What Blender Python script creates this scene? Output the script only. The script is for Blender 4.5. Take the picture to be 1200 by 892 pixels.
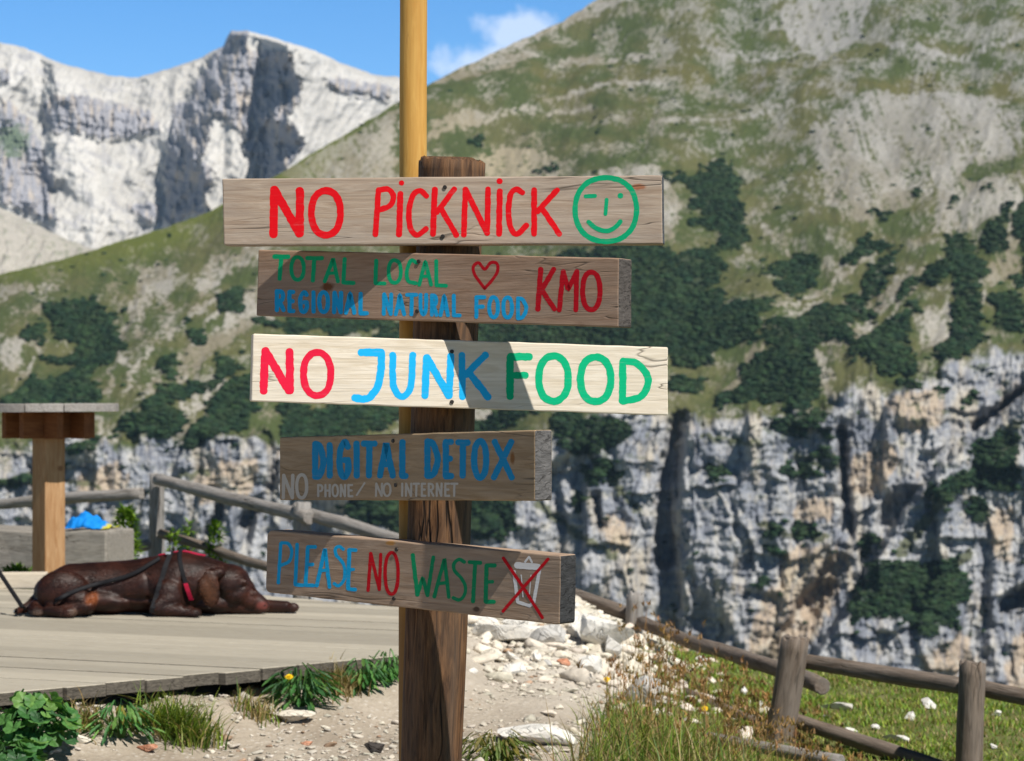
import bpy, bmesh, math, random
import numpy as np
from mathutils import Vector, Matrix
from mathutils.bvhtree import BVHTree

for o in list(bpy.data.objects):
    bpy.data.objects.remove(o, do_unlink=True)
SC = bpy.context.scene
COL = SC.collection
R = math.radians
random.seed(7)
RNG = np.random.default_rng(7)

# ------------------------------------------------------------------ camera, sky, sun, exposure
FPX = 2691.0            # focal length in pixels of a 1200 px wide frame
HOR = 470.0             # pixel row of the horizon
YS = 1.2254            # metres of depth per chart unit
EYE = 1.065             # eye height above the gravel path
cam = bpy.data.cameras.new('camera')
camo = bpy.data.objects.new('camera', cam)
COL.objects.link(camo)
camo.location = (0, 0, EYE)
camo.rotation_euler = (R(90), 0, 0)
cam.sensor_width = 36
cam.lens = 36 * FPX / 1200
cam.shift_y = (HOR - 446) / 1200
cam.clip_start = 0.05
cam.clip_end = 30000
cam.dof.use_dof = True
cam.dof.focus_distance = 4.72
cam.dof.aperture_fstop = 10.0
SC.camera = camo

SUN_EL, SUN_AZ = R(50.63), R(41.91)      # azimuth measured from behind the camera towards its right
SDIR = Vector((math.sin(SUN_AZ) * math.cos(SUN_EL), -math.cos(SUN_AZ) * math.cos(SUN_EL), math.sin(SUN_EL)))
sun = bpy.data.lights.new('sun', 'SUN')
suno = bpy.data.objects.new('sun', sun)
COL.objects.link(suno)
suno.rotation_euler = SDIR.to_track_quat('Z', 'Y').to_euler()
suno.location = (20, -20, 40)
sun.energy = 5.0
sun.angle = R(0.53)
sun.color = (1.0, 0.95, 0.87)

world = bpy.data.worlds.new('World')
SC.world = world
world.use_nodes = True
wn, wl = world.node_tree.nodes, world.node_tree.links
wn.clear()
sky = wn.new('ShaderNodeTexSky')
sky.sky_type = 'NISHITA'
sky.sun_disc = False
sky.sun_elevation = SUN_EL
sky.sun_rotation = math.pi - SUN_AZ
sky.altitude = 2300
sky.air_density = 1.0
sky.dust_density = 0.2
sky.ozone_density = 3.0
hsv = wn.new('ShaderNodeHueSaturation')
hsv.inputs['Hue'].default_value = 0.502
hsv.inputs['Saturation'].default_value = 1.32
hsv.inputs['Value'].default_value = 1.42
wl.new(sky.outputs[0], hsv.inputs['Color'])
# a small white cloud low in the sky behind the ridge
tc = wn.new('ShaderNodeTexCoord')
sep = wn.new('ShaderNodeSeparateXYZ')
wl.new(tc.outputs['Generated'], sep.inputs[0])
def wmath(op, a, b=None, clamp=False):
    n = wn.new('ShaderNodeMath'); n.operation = op; n.use_clamp = clamp
    for i, v in enumerate((a, b)):
        if v is None: continue
        if isinstance(v, (int, float)): n.inputs[i].default_value = v
        else: wl.new(v, n.inputs[i])
    return n.outputs[0]
ysafe = wmath('MAXIMUM', sep.outputs[1], 0.05)
px_ = wmath('DIVIDE', sep.outputs[0], ysafe)
pz_ = wmath('DIVIDE', sep.outputs[2], ysafe)
cmb = wn.new('ShaderNodeCombineXYZ')
wl.new(px_, cmb.inputs[0]); wl.new(pz_, cmb.inputs[2])
cn = wn.new('ShaderNodeTexNoise'); cn.inputs['Scale'].default_value = 55; cn.inputs['Detail'].default_value = 7; cn.inputs['Roughness'].default_value = .55
wl.new(cmb.outputs[0], cn.inputs['Vector'])
def blobmask(cx, cz, rx, rz):
    a = wmath('POWER', wmath('DIVIDE', wmath('SUBTRACT', px_, cx), rx), 2)
    b = wmath('POWER', wmath('DIVIDE', wmath('SUBTRACT', pz_, cz), rz), 2)
    return wmath('SUBTRACT', 1.0, wmath('SQRT', wmath('ADD', a, b)))
m1 = blobmask((606 - 600) / FPX, (HOR - 36) / FPX, .026, .012)
m2 = blobmask((560 - 600) / FPX, (HOR - 72) / FPX, .030, .012)
m = wmath('MAXIMUM', m1, m2)
nz = wmath('MULTIPLY', wmath('SUBTRACT', cn.outputs[0], .5), 2.2)
cm = wmath('MULTIPLY', wmath('ADD', wmath('ADD', m, nz), -.12), 1.9, True)
cm = wmath('MULTIPLY', cm, .55)
mix = wn.new('ShaderNodeMix'); mix.data_type = 'RGBA'
zen = wn.new('ShaderNodeMapRange'); zen.interpolation_type = 'SMOOTHSTEP'  # sky above the view dimmed with height to weaken the fill light
wl.new(sep.outputs[2], zen.inputs[0]); zen.inputs[1].default_value = .19; zen.inputs[2].default_value = .34; zen.inputs[3].default_value = 1.0; zen.inputs[4].default_value = .14
dk = wn.new('ShaderNodeMix'); dk.data_type = 'RGBA'; dk.blend_type = 'MULTIPLY'; dk.inputs[0].default_value = 1
wl.new(hsv.outputs[0], dk.inputs[6]); wl.new(zen.outputs[0], dk.inputs[7])
wl.new(cm, mix.inputs[0]); wl.new(dk.outputs[2], mix.inputs[6])
mix.inputs[7].default_value = (9.5, 10.2, 11.5, 1)
bg = wn.new('ShaderNodeBackground')
bg.inputs['Strength'].default_value = 0.085
wl.new(mix.outputs[2], bg.inputs['Color'])
wo = wn.new('ShaderNodeOutputWorld')
wl.new(bg.outputs[0], wo.inputs['Surface'])

vs = SC.view_settings
vs.view_transform = 'Standard'
vs.look = 'None'
vs.exposure = 0.39
vs.gamma = 1.0
vs.use_curve_mapping = False
cy = SC.cycles
cy.use_denoising = True
try: cy.denoiser = 'OPENIMAGEDENOISE'
except Exception: pass
cy.max_bounces = 6
cy.diffuse_bounces = 3
cy.transparent_max_bounces = 8
cy.sample_clamp_indirect = 6

# ------------------------------------------------------------------ helpers
def tag(o, label=None, cat=None, group=None, kind=None):
    if label: o['label'] = label
    if cat: o['category'] = cat
    if group: o['group'] = group
    if kind: o['kind'] = kind
    return o

def empty(name, loc=(0, 0, 0), rz=0.0):
    o = bpy.data.objects.new(name, None)
    o.empty_display_size = .1
    o.location = loc
    o.rotation_euler = (0, 0, rz)
    COL.objects.link(o)
    return o

def link(name, me, mat=None, parent=None, mw=None):
    """link mesh `me` (vertices in its own frame mw, or in world space) as an object"""
    o = bpy.data.objects.new(name, me)
    COL.objects.link(o)
    if mat:
        me.materials.append(mat) if not me.materials else None
    M_ = mw or Matrix.Identity(4)
    if parent is not None:
        o.parent = parent
        pm = parent.matrix_basis if parent.parent is None else parent.parent.matrix_basis @ parent.matrix_basis
        o.matrix_basis = pm.inverted() @ M_
    else:
        o.matrix_basis = M_
    return o

def mesh(name, verts, faces, smooth=False, uniform=None):
    me = bpy.data.meshes.new(name)
    if isinstance(verts, np.ndarray) and isinstance(faces, np.ndarray):
        nv, nf, k = len(verts), len(faces), faces.shape[1]
        me.vertices.add(nv); me.vertices.foreach_set('co', np.ascontiguousarray(verts, np.float32).ravel())
        me.loops.add(nf * k); me.loops.foreach_set('vertex_index', np.ascontiguousarray(faces, np.int32).ravel())
        me.polygons.add(nf); me.polygons.foreach_set('loop_start', np.arange(0, nf * k, k, dtype=np.int32))
        me.update(calc_edges=True)
    else:
        me.from_pydata([tuple(v) for v in verts], [], [tuple(f) for f in faces])
        me.update()
    if smooth:
        me.polygons.foreach_set('use_smooth', np.ones(len(me.polygons), bool))
    return me

def attr(me, name, data, dom='POINT'):
    data = np.asarray(data, np.float32)
    if data.ndim == 1:
        a = me.attributes.new(name, 'FLOAT', dom); a.data.foreach_set('value', data)
    else:
        a = me.attributes.new(name, 'FLOAT_COLOR', dom)
        c = np.ones((len(data), 4), np.float32); c[:, :data.shape[1]] = data
        a.data.foreach_set('color', c.ravel())

def pix(x, y, d):
    d = d * YS
    return Vector(((x - 600) / FPX * d, d, EYE + (HOR - y) / FPX * d))

# numpy noise -------------------------------------------------------
_P = np.random.default_rng(3).permutation(512).astype(np.int64)
_P = np.concatenate([_P, _P, _P])
_G = np.stack([np.cos(np.arange(512) * 2.399963), np.sin(np.arange(512) * 2.399963)], 1)
def perlin(x, y, seed=0):
    x = np.asarray(x, float) + seed * 17.31; y = np.asarray(y, float) + seed * 9.73
    xi = np.floor(x).astype(np.int64); yi = np.floor(y).astype(np.int64)
    xf, yf = x - xi, y - yi
    u = xf * xf * xf * (xf * (xf * 6 - 15) + 10); v = yf * yf * yf * (yf * (yf * 6 - 15) + 10)
    def g(ix, iy, dx, dy):
        h = _P[(_P[ix & 511] + (iy & 511))]
        return _G[h, 0] * dx + _G[h, 1] * dy
    a = g(xi, yi, xf, yf); b = g(xi + 1, yi, xf - 1, yf)
    c = g(xi, yi + 1, xf, yf - 1); d = g(xi + 1, yi + 1, xf - 1, yf - 1)
    return (a + u * (b - a)) * (1 - v) + (c + u * (d - c)) * v
def fbm(x, y, o=4, seed=0, gain=.5, lac=2.03):
    s, a = 0, 1.0
    for i in range(o):
        s = s + a * perlin(x, y, seed + i * 3); x = np.asarray(x) * lac; y = np.asarray(y) * lac; a *= gain
    return s
def ridged(x, y, o=4, seed=0, gain=.5, lac=2.07):
    s, a = 0, 1.0
    for i in range(o):
        s = s + a * (1 - 2.2 * np.abs(perlin(x, y, seed + i * 5))); x = np.asarray(x) * lac; y = np.asarray(y) * lac; a *= gain
    return s
def sst(a, b, x):
    t = np.clip((x - a) / (b - a), 0, 1)
    return t * t * (3 - 2 * t)
def ip(x, pts):
    p = np.array(pts, float)
    return np.interp(x, p[:, 0], p[:, 1])

# node helper -------------------------------------------------------
class NT:
    def __init__(s, name):
        s.m = bpy.data.materials.new(name); s.m.use_nodes = True
        s.t = s.m.node_tree; s.n = s.t.nodes; s.n.clear()
        s.out = s.n.new('ShaderNodeOutputMaterial')
        s.b = s.n.new('ShaderNodeBsdfPrincipled')
        s.t.links.new(s.b.outputs[0], s.out.inputs[0])
    def put(s, sock, v):
        if isinstance(v, bpy.types.NodeSocket): s.t.links.new(v, sock)
        elif isinstance(v, (tuple, list)) and len(v) == 3 and sock.type == 'RGBA': sock.default_value = (*v, 1)
        else: sock.default_value = v
    def coord(s, which='Object'):
        return s.n.new('ShaderNodeTexCoord').outputs[which]
    def mapping(s, vec, scale=(1, 1, 1), loc=(0, 0, 0)):
        n = s.n.new('ShaderNodeMapping'); s.put(n.inputs['Vector'], vec); n.inputs['Scale'].default_value = scale; n.inputs['Location'].default_value = loc
        return n.outputs[0]
    def noise(s, vec, scale=5, detail=4, rough=.5, dist=0, col=False):
        n = s.n.new('ShaderNodeTexNoise'); s.put(n.inputs['Vector'], vec)
        n.inputs['Scale'].default_value = scale; n.inputs['Detail'].default_value = detail; n.inputs['Roughness'].default_value = rough; n.inputs['Distortion'].default_value = dist
        return n.outputs[1 if col else 0]
    def voro(s, vec, scale=5, feature='F1', out='Distance', rand=1):
        n = s.n.new('ShaderNodeTexVoronoi'); n.feature = feature; s.put(n.inputs['Vector'], vec); n.inputs['Scale'].default_value = scale; n.inputs['Randomness'].default_value = rand
        return n.outputs[out]
    def math(s, op, a, b=None, c=None, clamp=False):
        n = s.n.new('ShaderNodeMath'); n.operation = op; n.use_clamp = clamp
        for i, v in enumerate((a, b, c)):
            if v is not None: s.put(n.inputs[i], v)
        return n.outputs[0]
    def ramp(s, fac, stops):
        n = s.n.new('ShaderNodeValToRGB'); s.put(n.inputs[0], fac)
        e = n.color_ramp.elements
        while len(e) < len(stops): e.new(.5)
        for el, (p, c) in zip(e, stops):
            el.position = p
            el.color = (*c, 1) if isinstance(c, (tuple, list)) else (c, c, c, 1)
        return n.outputs[0]
    def mix(s, f, a, b, mode='MIX'):
        n = s.n.new('ShaderNodeMix'); n.data_type = 'RGBA'; n.blend_type = mode
        s.put(n.inputs[0], f); s.put(n.inputs[6], a); s.put(n.inputs[7], b)
        return n.outputs[2]
    def attr(s, name, fac=False):
        n = s.n.new('ShaderNodeAttribute'); n.attribute_name = name
        return n.outputs['Fac' if fac else 'Color']
    def bump(s, h, strength=.3, dist=.01):
        n = s.n.new('ShaderNodeBump'); n.inputs['Strength'].default_value = strength; n.inputs['Distance'].default_value = dist
        s.put(n.inputs['Height'], h); s.t.links.new(n.outputs[0], s.b.inputs['Normal'])
    def fin(s, col, rough=.8, spec=.3):
        s.put(s.b.inputs['Base Color'], col); s.put(s.b.inputs['Roughness'], rough); s.b.inputs['Specular IOR Level'].default_value = spec
        return s.m

def mat_attr(name, rough=.9, spec=.15, scale=30, amt=.35, a='col', bump=0):
    n = NT(name); c = n.attr(a); v = n.noise(n.coord(), scale, 5, .6)
    f = n.ramp(v, [(.25, 1 - amt), (.75, 1 + amt * .6)])
    if bump: n.bump(v, bump, .02)
    return n.fin(n.mix(1.0, c, f, 'MULTIPLY'), rough, spec)

def mat_wood(name, c0, c1, crack=(.03, .025, .02), axis='x', seed=0., fine=1., grey=None, knots=(), crackamt=.75, bump=.35, edge=None, rnd=False, ckw=.0055):
    """weathered timber, grain running along the object's local axis"""
    n = NT(name)
    co = n.coord()
    st = {'x': (1, 9, 9), 'z': (9, 9, 1), 'y': (9, 1, 9)}[axis]
    v = n.mapping(co, st, (seed, seed * 1.7, seed * .6))
    if rnd:
        rr = n.attr('rnd', True)
        cb = n.n.new('ShaderNodeCombineXYZ'); n.put(cb.inputs[0], n.math('MULTIPLY', rr, 31.)); n.put(cb.inputs[1], n.math('MULTIPLY', rr, 57.))
        va = n.n.new('ShaderNodeVectorMath'); va.operation = 'ADD'; n.put(va.inputs[0], v); n.put(va.inputs[1], cb.outputs[0]); v = va.outputs[0]
    big = n.noise(v, 2.2 * fine, 3, .5, .8)
    rings = n.noise(v, 9 * fine, 6, .60, 1.0)
    hair = n.noise(n.mapping(v, tuple(6 if s_ > 1 else .8 for s_ in st)), 5 * fine, 4, .7)
    c = n.mix(n.ramp(rings, [(.36, 0.), (.66, 1.)]), c0, c1)
    c = n.mix(n.ramp(big, [(.35, .0), (.7, .55)]), c, grey or tuple(x * .72 for x in c0))
    c = n.mix(n.ramp(hair, [(.3, .30), (.5, 0.)]), c, tuple(x * .55 for x in c1))
    # long drying cracks
    cv = n.mapping(co, tuple({1: .9, 9: 10}[s_] for s_ in st), (seed * 2.1, seed, seed * 3.3))
    ck = n.math('ABSOLUTE', n.math('SUBTRACT', n.noise(cv, 1.7, 3, .45, .5), .5))
    ckm = n.ramp(ck, [(.0, 1.), (ckw, .0)])
    gate = n.ramp(n.noise(co, 3.1, 2), [(.47, 0.), (.60, 1.)])
    ckm = n.math('MULTIPLY', n.math('MULTIPLY', ckm, gate), crackamt)
    for (kx, kz, rx, rz, kc) in knots:
        s_ = n.n.new('ShaderNodeSeparateXYZ'); n.put(s_.inputs[0], co)
        dx = n.math('DIVIDE', n.math('SUBTRACT', s_.outputs[0], kx), rx)
        dz = n.math('DIVIDE', n.math('SUBTRACT', s_.outputs[2], kz), rz)
        dd = n.math('ADD', n.math('SQRT', n.math('ADD', n.math('MULTIPLY', dx, dx), n.math('MULTIPLY', dz, dz))), n.math('MULTIPLY', n.math('SUBTRACT', n.noise(co, 90, 2), .5), .7))
        c = n.mix(n.ramp(dd, [(.55, 1.), (1.05, 0.)]), c, kc)
    c = n.mix(ckm, c, crack)
    if rnd:
        c = n.mix(1.0, c, n.ramp(rr, [(0., .78), (1., 1.12)]), 'MULTIPLY')
    h = n.math('SUBTRACT', n.math('ADD', n.math('MULTIPLY', rings, .6), n.math('MULTIPLY', hair, .5)), n.math('MULTIPLY', ckm, 1.5))
    n.bump(h, bump, .004)
    return n.fin(c, .78, .25)

def mat_paint(name, col, wear=.5):
    """brush paint with grain of the wood telling through"""
    n = NT(name); co = n.coord()
    hair = n.noise(n.mapping(co, (3, 60, 60)), 3., 4, .65)
    thin = n.noise(co, 34, 4, .65)
    f = n.math('MULTIPLY', n.ramp(hair, [(.30, 1.), (.44, 0.)]), n.ramp(thin, [(.42, 0.), (.62, wear)]))
    c = n.mix(f, col, tuple(.45 * x + .18 for x in col))
    c = n.mix(n.ramp(n.noise(co, 9, 3), [(.35, .0), (.75, .35)]), c, tuple(x * .72 for x in col))
    n.bump(hair, .3, .002)
    return n.fin(c, .6, .12)

def mat_plain(name, col, rough=.6, spec=.3, metal=0, amt=.2, scale=40):
    n = NT(name); v = n.noise(n.coord(), scale, 4, .6)
    n.b.inputs['Metallic'].default_value = metal
    return n.fin(n.mix(n.ramp(v, [(.3, 0.), (.7, 1.)]), tuple(x * (1 - amt) for x in col), tuple(x * (1 + amt) for x in col)), rough, spec)

def mat_leaf(name, a='col', trans=.35):
    n = NT(name); c = n.attr(a)
    c = n.mix(1.0, c, n.ramp(n.noise(n.coord(), 60, 2), [(.3, .75), (.7, 1.2)]), 'MULTIPLY')
    n.fin(c, .5, .3)
    tr = n.n.new('ShaderNodeBsdfTranslucent'); n.put(tr.inputs[0], n.mix(1.0, c, (1.2, 1.35, .55), 'MULTIPLY'))
    mx = n.n.new('ShaderNodeMixShader'); mx.inputs[0].default_value = trans
    n.t.links.new(n.b.outputs[0], mx.inputs[1]); n.t.links.new(tr.outputs[0], mx.inputs[2]); n.t.links.new(mx.outputs[0], n.out.inputs[0])
    return n.m

# ------------------------------------------------------------------ terrain: the near ground, sheet to the valley
def crest(x):
    return ip(x, [(-30, 26), (-6, 12.5), (-4, 11.6), (-2.3, 10.7), (-1.9, 9.9), (-1.4, 9.2), (-1.0, 9.05), (-.6, 9.5), (0, 10.1), (.6, 9.7), (1.1, 9.4), (1.7, 8.9), (2.3, 8.5), (4, 7.6), (12, 5), (40, -10)])
def ground(x, y):
    x = np.asarray(x, float); y = np.asarray(y, float) / YS
    z = -.27 * sst(.05, 1.15, x) * sst(3.5, 6.5, y)
    z = z + .10 * np.exp(-((x - .22) / .5) ** 2 - ((y - 8.9) / .9) ** 2)
    z = z + .025 * fbm(x * .9, y * .9, 3, 4) + .012 * fbm(x * 5, y * 5, 3, 6)
    e_ = -(x + 1.535) * .587 + (y - 5.62) * .8095      # metres behind the deck's front edge
    z = z + .115 * np.exp(-(np.maximum(-e_ - .02, 0) / .20) ** 2) * sst(.0, -.35, x) * (1 + .5 * fbm(x * 4, y * 4, 3, 8)) * sst(9.4, 8.2, y)
    over = np.maximum(y - crest(x), 0)
    drop = np.where(over < 2, .22 * over ** 2, .88 + .95 * (over - 2))
    z = z - drop
    z = np.where(y < 0, z - .02 * y, z)
    lim = -330 + 14 * fbm(x / 300, y / 300, 3, 9)
    return np.where(z < lim, lim, z)
def grassmask(x, y):
    y = np.asarray(y, float) / YS
    e = .22 + .13 * (y - 5.6) + .14 * fbm(x * 2.2, y * 2.2, 3, 12)
    return sst(-.06, .12, x - e)
xs = np.concatenate([-np.geomspace(3000, 3.6, 44), np.arange(-3.5, 3.5, .035), np.geomspace(3.6, 3000, 44)])
ys = np.concatenate([-np.geomspace(300, .5, 16), np.arange(0, 4.4, .2), np.arange(4.4, 13, .04), np.geomspace(13.1, 1900, 60)]) * YS
X, Y = np.meshgrid(xs, ys)
Z = ground(X, Y)
nx, ny = len(xs), len(ys)
idx = np.arange(nx * ny).reshape(ny, nx)
F = np.stack([idx[:-1, :-1], idx[:-1, 1:], idx[1:, 1:], idx[1:, :-1]], -1).reshape(-1, 4)
gme = mesh('ground', np.stack([X, Y, Z], -1).reshape(-1, 3), F, True)
gm = grassmask(X, Y)
far = sst(0, 3, Y / YS - crest(X))
gm = np.maximum(gm, far)
gm = np.maximum(gm, .85 * sst(-.35, -1.3, X + .05 * Y / YS - .3) * sst(7.3, 8.6, Y / YS) * sst(-.2, .3, fbm(X * 1.5, Y * 1.5, 3, 15) + .25))
white = np.exp(-((X - .25) / .42) ** 2 - ((Y / YS - 8.3) / 1.5) ** 2)
attr(gme, 'grass', gm.ravel()); attr(gme, 'white', white.ravel())
n = NT('ground_soil')
co = n.coord()
gr = n.attr('grass', True); wt = n.attr('white', True)
grav = n.mix(n.ramp(n.noise(co, 3.5, 5, .6), [(.3, 0.), (.7, 1.)]), (.26, .215, .165), (.42, .365, .295))
grav = n.mix(n.ramp(n.voro(co, 42), [(.0, .55), (.35, 0.)]), grav, (.62, .59, .54))
grav = n.mix(n.ramp(n.noise(co, 70, 3, .7), [(.28, .6), (.45, 0.)]), grav, (.20, .165, .13))
grav = n.mix(n.math('MULTIPLY', wt, .85), grav, (.66, .62, .55))
soil = n.mix(n.ramp(n.noise(co, 9, 5, .6), [(.3, 0.), (.7, 1.)]), (.085, .10, .030), (.16, .17, .06))
soil = n.mix(n.ramp(n.noise(co, 2.3, 4), [(.55, 0.), (.75, .6)]), soil, (.24, .20, .12))
n.bump(n.math('ADD', n.noise(co, 60, 4, .7), n.math('MULTIPLY', n.voro(co, 42), -.6)), .5, .02)
link('ground', gme, n.fin(n.mix(gr, grav, soil), .95, .1)); bpy.data.objects['ground']['kind'] = 'structure'
def gz(x, y): return float(ground(np.array(x), np.array(y)))

# ------------------------------------------------------------------ mountains
class Raster:
    """flat chart of a mountain face: vegetation and rock zones"""
    U0, V0, W, H = -220, -380, 1660, 1400
    def __init__(s): s.a = np.zeros((s.H, s.W), np.float32)
    def poly(s, pts, val=1.0):
        p = np.array(pts, float) - (s.U0, s.V0)
        x0, y0 = np.maximum(np.floor(p.min(0)).astype(int), 0); x1, y1 = np.minimum(np.ceil(p.max(0)).astype(int) + 1, (s.W, s.H))
        if x1 <= x0 or y1 <= y0: return
        gx, gy = np.meshgrid(np.arange(x0, x1) + .5, np.arange(y0, y1) + .5)
        ins = np.zeros(gx.shape, bool)
        for a, b in zip(p, np.roll(p, -1, 0)):
            c = ((a[1] > gy) != (b[1] > gy))
            with np.errstate(divide='ignore', invalid='ignore'):
                ins ^= c & (gx < (b[0] - a[0]) * (gy - a[1]) / (b[1] - a[1] + 1e-12) + a[0])
        blk = s.a[y0:y1, x0:x1]; blk[ins] = np.maximum(blk[ins], val) if val > 0 else 0
    def line(s, pts, w, val=1.0):
        for a, b in zip(pts[:-1], pts[1:]):
            a, b = np.array(a, float), np.array(b, float); d = b - a; L_ = np.hypot(*d) + 1e-9; nn = np.array([-d[1], d[0]]) / L_ * w / 2; e = d / L_ * w * .3
            s.poly([a + nn - e, b + nn + e, b - nn + e, a - nn - e], val)
    def ell(s, x, y, rx, ry, val=1.0):
        t = np.linspace(0, 2 * np.pi, 18)[:-1]; s.poly(np.stack([x + rx * np.cos(t), y + ry * np.sin(t)], 1), val)
    def blur(s, k):
        for ax in (0, 1):
            c = np.cumsum(np.pad(s.a, [(k + 1, k) if i == ax else (0, 0) for i in (0, 1)], mode='edge'), axis=ax, dtype=np.float64)
            s.a = ((c[2 * k + 1:] - c[:-2 * k - 1]) if ax == 0 else (c[:, 2 * k + 1:] - c[:, :-2 * k - 1])).astype(np.float32) / (2 * k + 1)
        return s
    def get(s, u, v):
        x = np.clip(u - s.U0 - .5, 0, s.W - 1.001); y = np.clip(v - s.V0 - .5, 0, s.H - 1.001)
        xi, yi = x.astype(int), y.astype(int); fx, fy = x - xi, y - yi; A = s.a
        return (A[yi, xi] * (1 - fx) + A[yi, xi + 1] * fx) * (1 - fy) + (A[yi + 1, xi] * (1 - fx) + A[yi + 1, xi + 1] * fx) * fy

def zz(pts, ox, oy, k): return [(ox + x * k, oy + y * k) for x, y in pts]
Zr = lambda *p: zz(p, 700, 180, .417)
Zc = lambda *p: zz(p, 620, 440, .4833)
Zl = lambda *p: zz(p, 0, 230, .275)
Zm = lambda *p: zz(p, 0, 440, .25)
Zt = lambda *p: zz(p, 480, 0, .6)

pine = Raster()
for p in (
    Zr((200, 80), (300, 40), (370, 20), (430, 60), (390, 120), (410, 200), (435, 250), (390, 280), (330, 290), (330, 230), (280, 200), (300, 120), (200, 110)),
    [(560, 318), (640, 300), (700, 301), (741, 292), (837, 297), (846, 317), (842, 347), (862, 367), (900, 367), (904, 384), (879, 405), (825, 426), (796, 422), (779, 413), (742, 405), (650, 405), (560, 420)],
    Zr((480, 310), (530, 290), (560, 265), (630, 265), (610, 330), (580, 380), (550, 415), (515, 405), (530, 350), (480, 345)),
    Zr((690, 295), (750, 230), (800, 220), (800, 250), (740, 290), (700, 300)),
    Zr((700, 405), (760, 330), (850, 235), (850, 260), (790, 340), (760, 380), (770, 450), (710, 470), (740, 430)),
    Zr((570, 500), (650, 430), (710, 410), (700, 480), (690, 565), (640, 560), (600, 570), (625, 640), (630, 690), (560, 730), (490, 700), (340, 695), (440, 610), (500, 570), (420, 560)),
    Zr((490, 780), (560, 730), (640, 730), (670, 790), (600, 790)),
    Zr((720, 560), (790, 480), (850, 450), (880, 520), (915, 560), (880, 580), (890, 600), (850, 625), (790, 590), (720, 600)),
    Zr((830, 400), (950, 330), (1000, 240), (1040, 225), (1070, 290), (1110, 320), (1080, 400), (1060, 470), (1110, 500), (1010, 570), (960, 570), (1000, 490), (1010, 420), (1000, 370), (920, 370), (850, 410)),
    Zr((1070, 250), (1140, 180), (1145, 260), (1110, 280)), Zr((1100, 430), (1190, 410), (1180, 480), (1110, 480)),
    Zr((1180, 200), (1260, 120), (1330, 300), (1199, 400), (1185, 350)), Zr((1200, 460), (1330, 420), (1300, 520), (1230, 560)),
    Zr((270, 440), (360, 420), (360, 460), (290, 480)),
    Zc((830, 460), (880, 450), (1060, 460), (1050, 560), (1030, 620), (930, 620), (910, 590), (780, 610), (800, 560)),
    Zc((950, 330), (1000, 280), (1060, 210), (1140, 150), (1170, 140), (1200, 250), (1140, 280), (1060, 280), (1000, 300), (930, 340)),
    Zc((590, 130), (650, 90), (740, 100), (730, 140)), Zc((60, 140), (110, 100), (230, 110), (235, 160), (160, 180), (100, 190)),
    Zl((200, 490), (250, 465), (380, 470), (380, 530), (350, 590), (230, 590), (210, 520)),
    Zl((100, 800), (220, 770), (330, 720), (360, 570), (440, 480), (530, 490), (500, 570), (480, 640), (500, 740), (400, 760), (370, 880), (420, 930), (60, 930)),
    Zl((210, 670), (330, 650), (330, 700), (230, 700)), Zl((920, 500), (1000, 420), (1050, 415), (1000, 490), (980, 530)), Zl((670, 740), (720, 725), (750, 760), (700, 785)),
    Zl((700, 880), (720, 830), (830, 790), (940, 720), (1050, 740), (980, 760), (860, 800), (750, 880)), Zl((100, 590), (160, 575), (195, 600), (120, 612)), Zl((380, 450), (450, 445), (460, 480), (390, 480)),
    Zl((870, 850), (1000, 800), (1080, 780), (1090, 900), (900, 905)),
    Zm((0, 180), (100, 100), (120, 20), (380, 10), (470, 140), (300, 190)), Zm((550, 280), (640, 200), (700, 170), (790, 150), (860, 240), (800, 310), (600, 270)),
    Zm((860, 340), (950, 180), (1050, 110), (1180, 180), (1080, 220), (1000, 270), (900, 350)), Zm((0, 510), (60, 460), (150, 470), (140, 520)),
    [(330, 482), (360, 474), (470, 478), (520, 470), (560, 486), (640, 480), (640, 498), (560, 512), (500, 500), (400, 512), (330, 505)],
    [(552, 585), (592, 588), (598, 612), (586, 632), (552, 628)], [(395, 585), (440, 578), (470, 590), (470, 625), (420, 618)], [(300, 375), (420, 372), (470, 385), (470, 398), (330, 392)],
    [(440, 408), (520, 405), (560, 430), (500, 440), (450, 430)],
): pine.poly(p)
for x, y, rx, ry in [(1034, 252, 9, 4), (1115, 247, 8, 5), (1163, 240, 7, 4), (1071, 229, 8, 3), (800, 451, 22, 11), (690, 558, 10, 9), (712, 553, 9, 9), (948, 551, 8, 6), (965, 534, 8, 5), (926, 549, 8, 6), (840, 558, 8, 6),
                     (1103, 464, 9, 6), (1062, 452, 10, 6), (1135, 469, 8, 5), (945, 625, 12, 8), (905, 623, 10, 6), (912, 647, 9, 6), (895, 690, 6, 8), (1000, 420, 9, 4), (875, 440, 8, 4), (1070, 370, 10, 5), (1170, 365, 10, 5), (1200, 300, 9, 10),
                     (100, 520, 11, 7), (60, 552, 14, 8), (270, 360, 13, 6), (230, 395, 10, 5), (22, 470, 9, 5), (205, 455, 14, 6), (680, 590, 6, 9), (1115, 690, 8, 10), (1145, 600, 14, 8), (1020, 640, 10, 12), (640, 200, 6, 5), (560, 168, 10, 6)]:
    pine.ell(x, y, rx, ry)
pine.blur(2)

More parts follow.
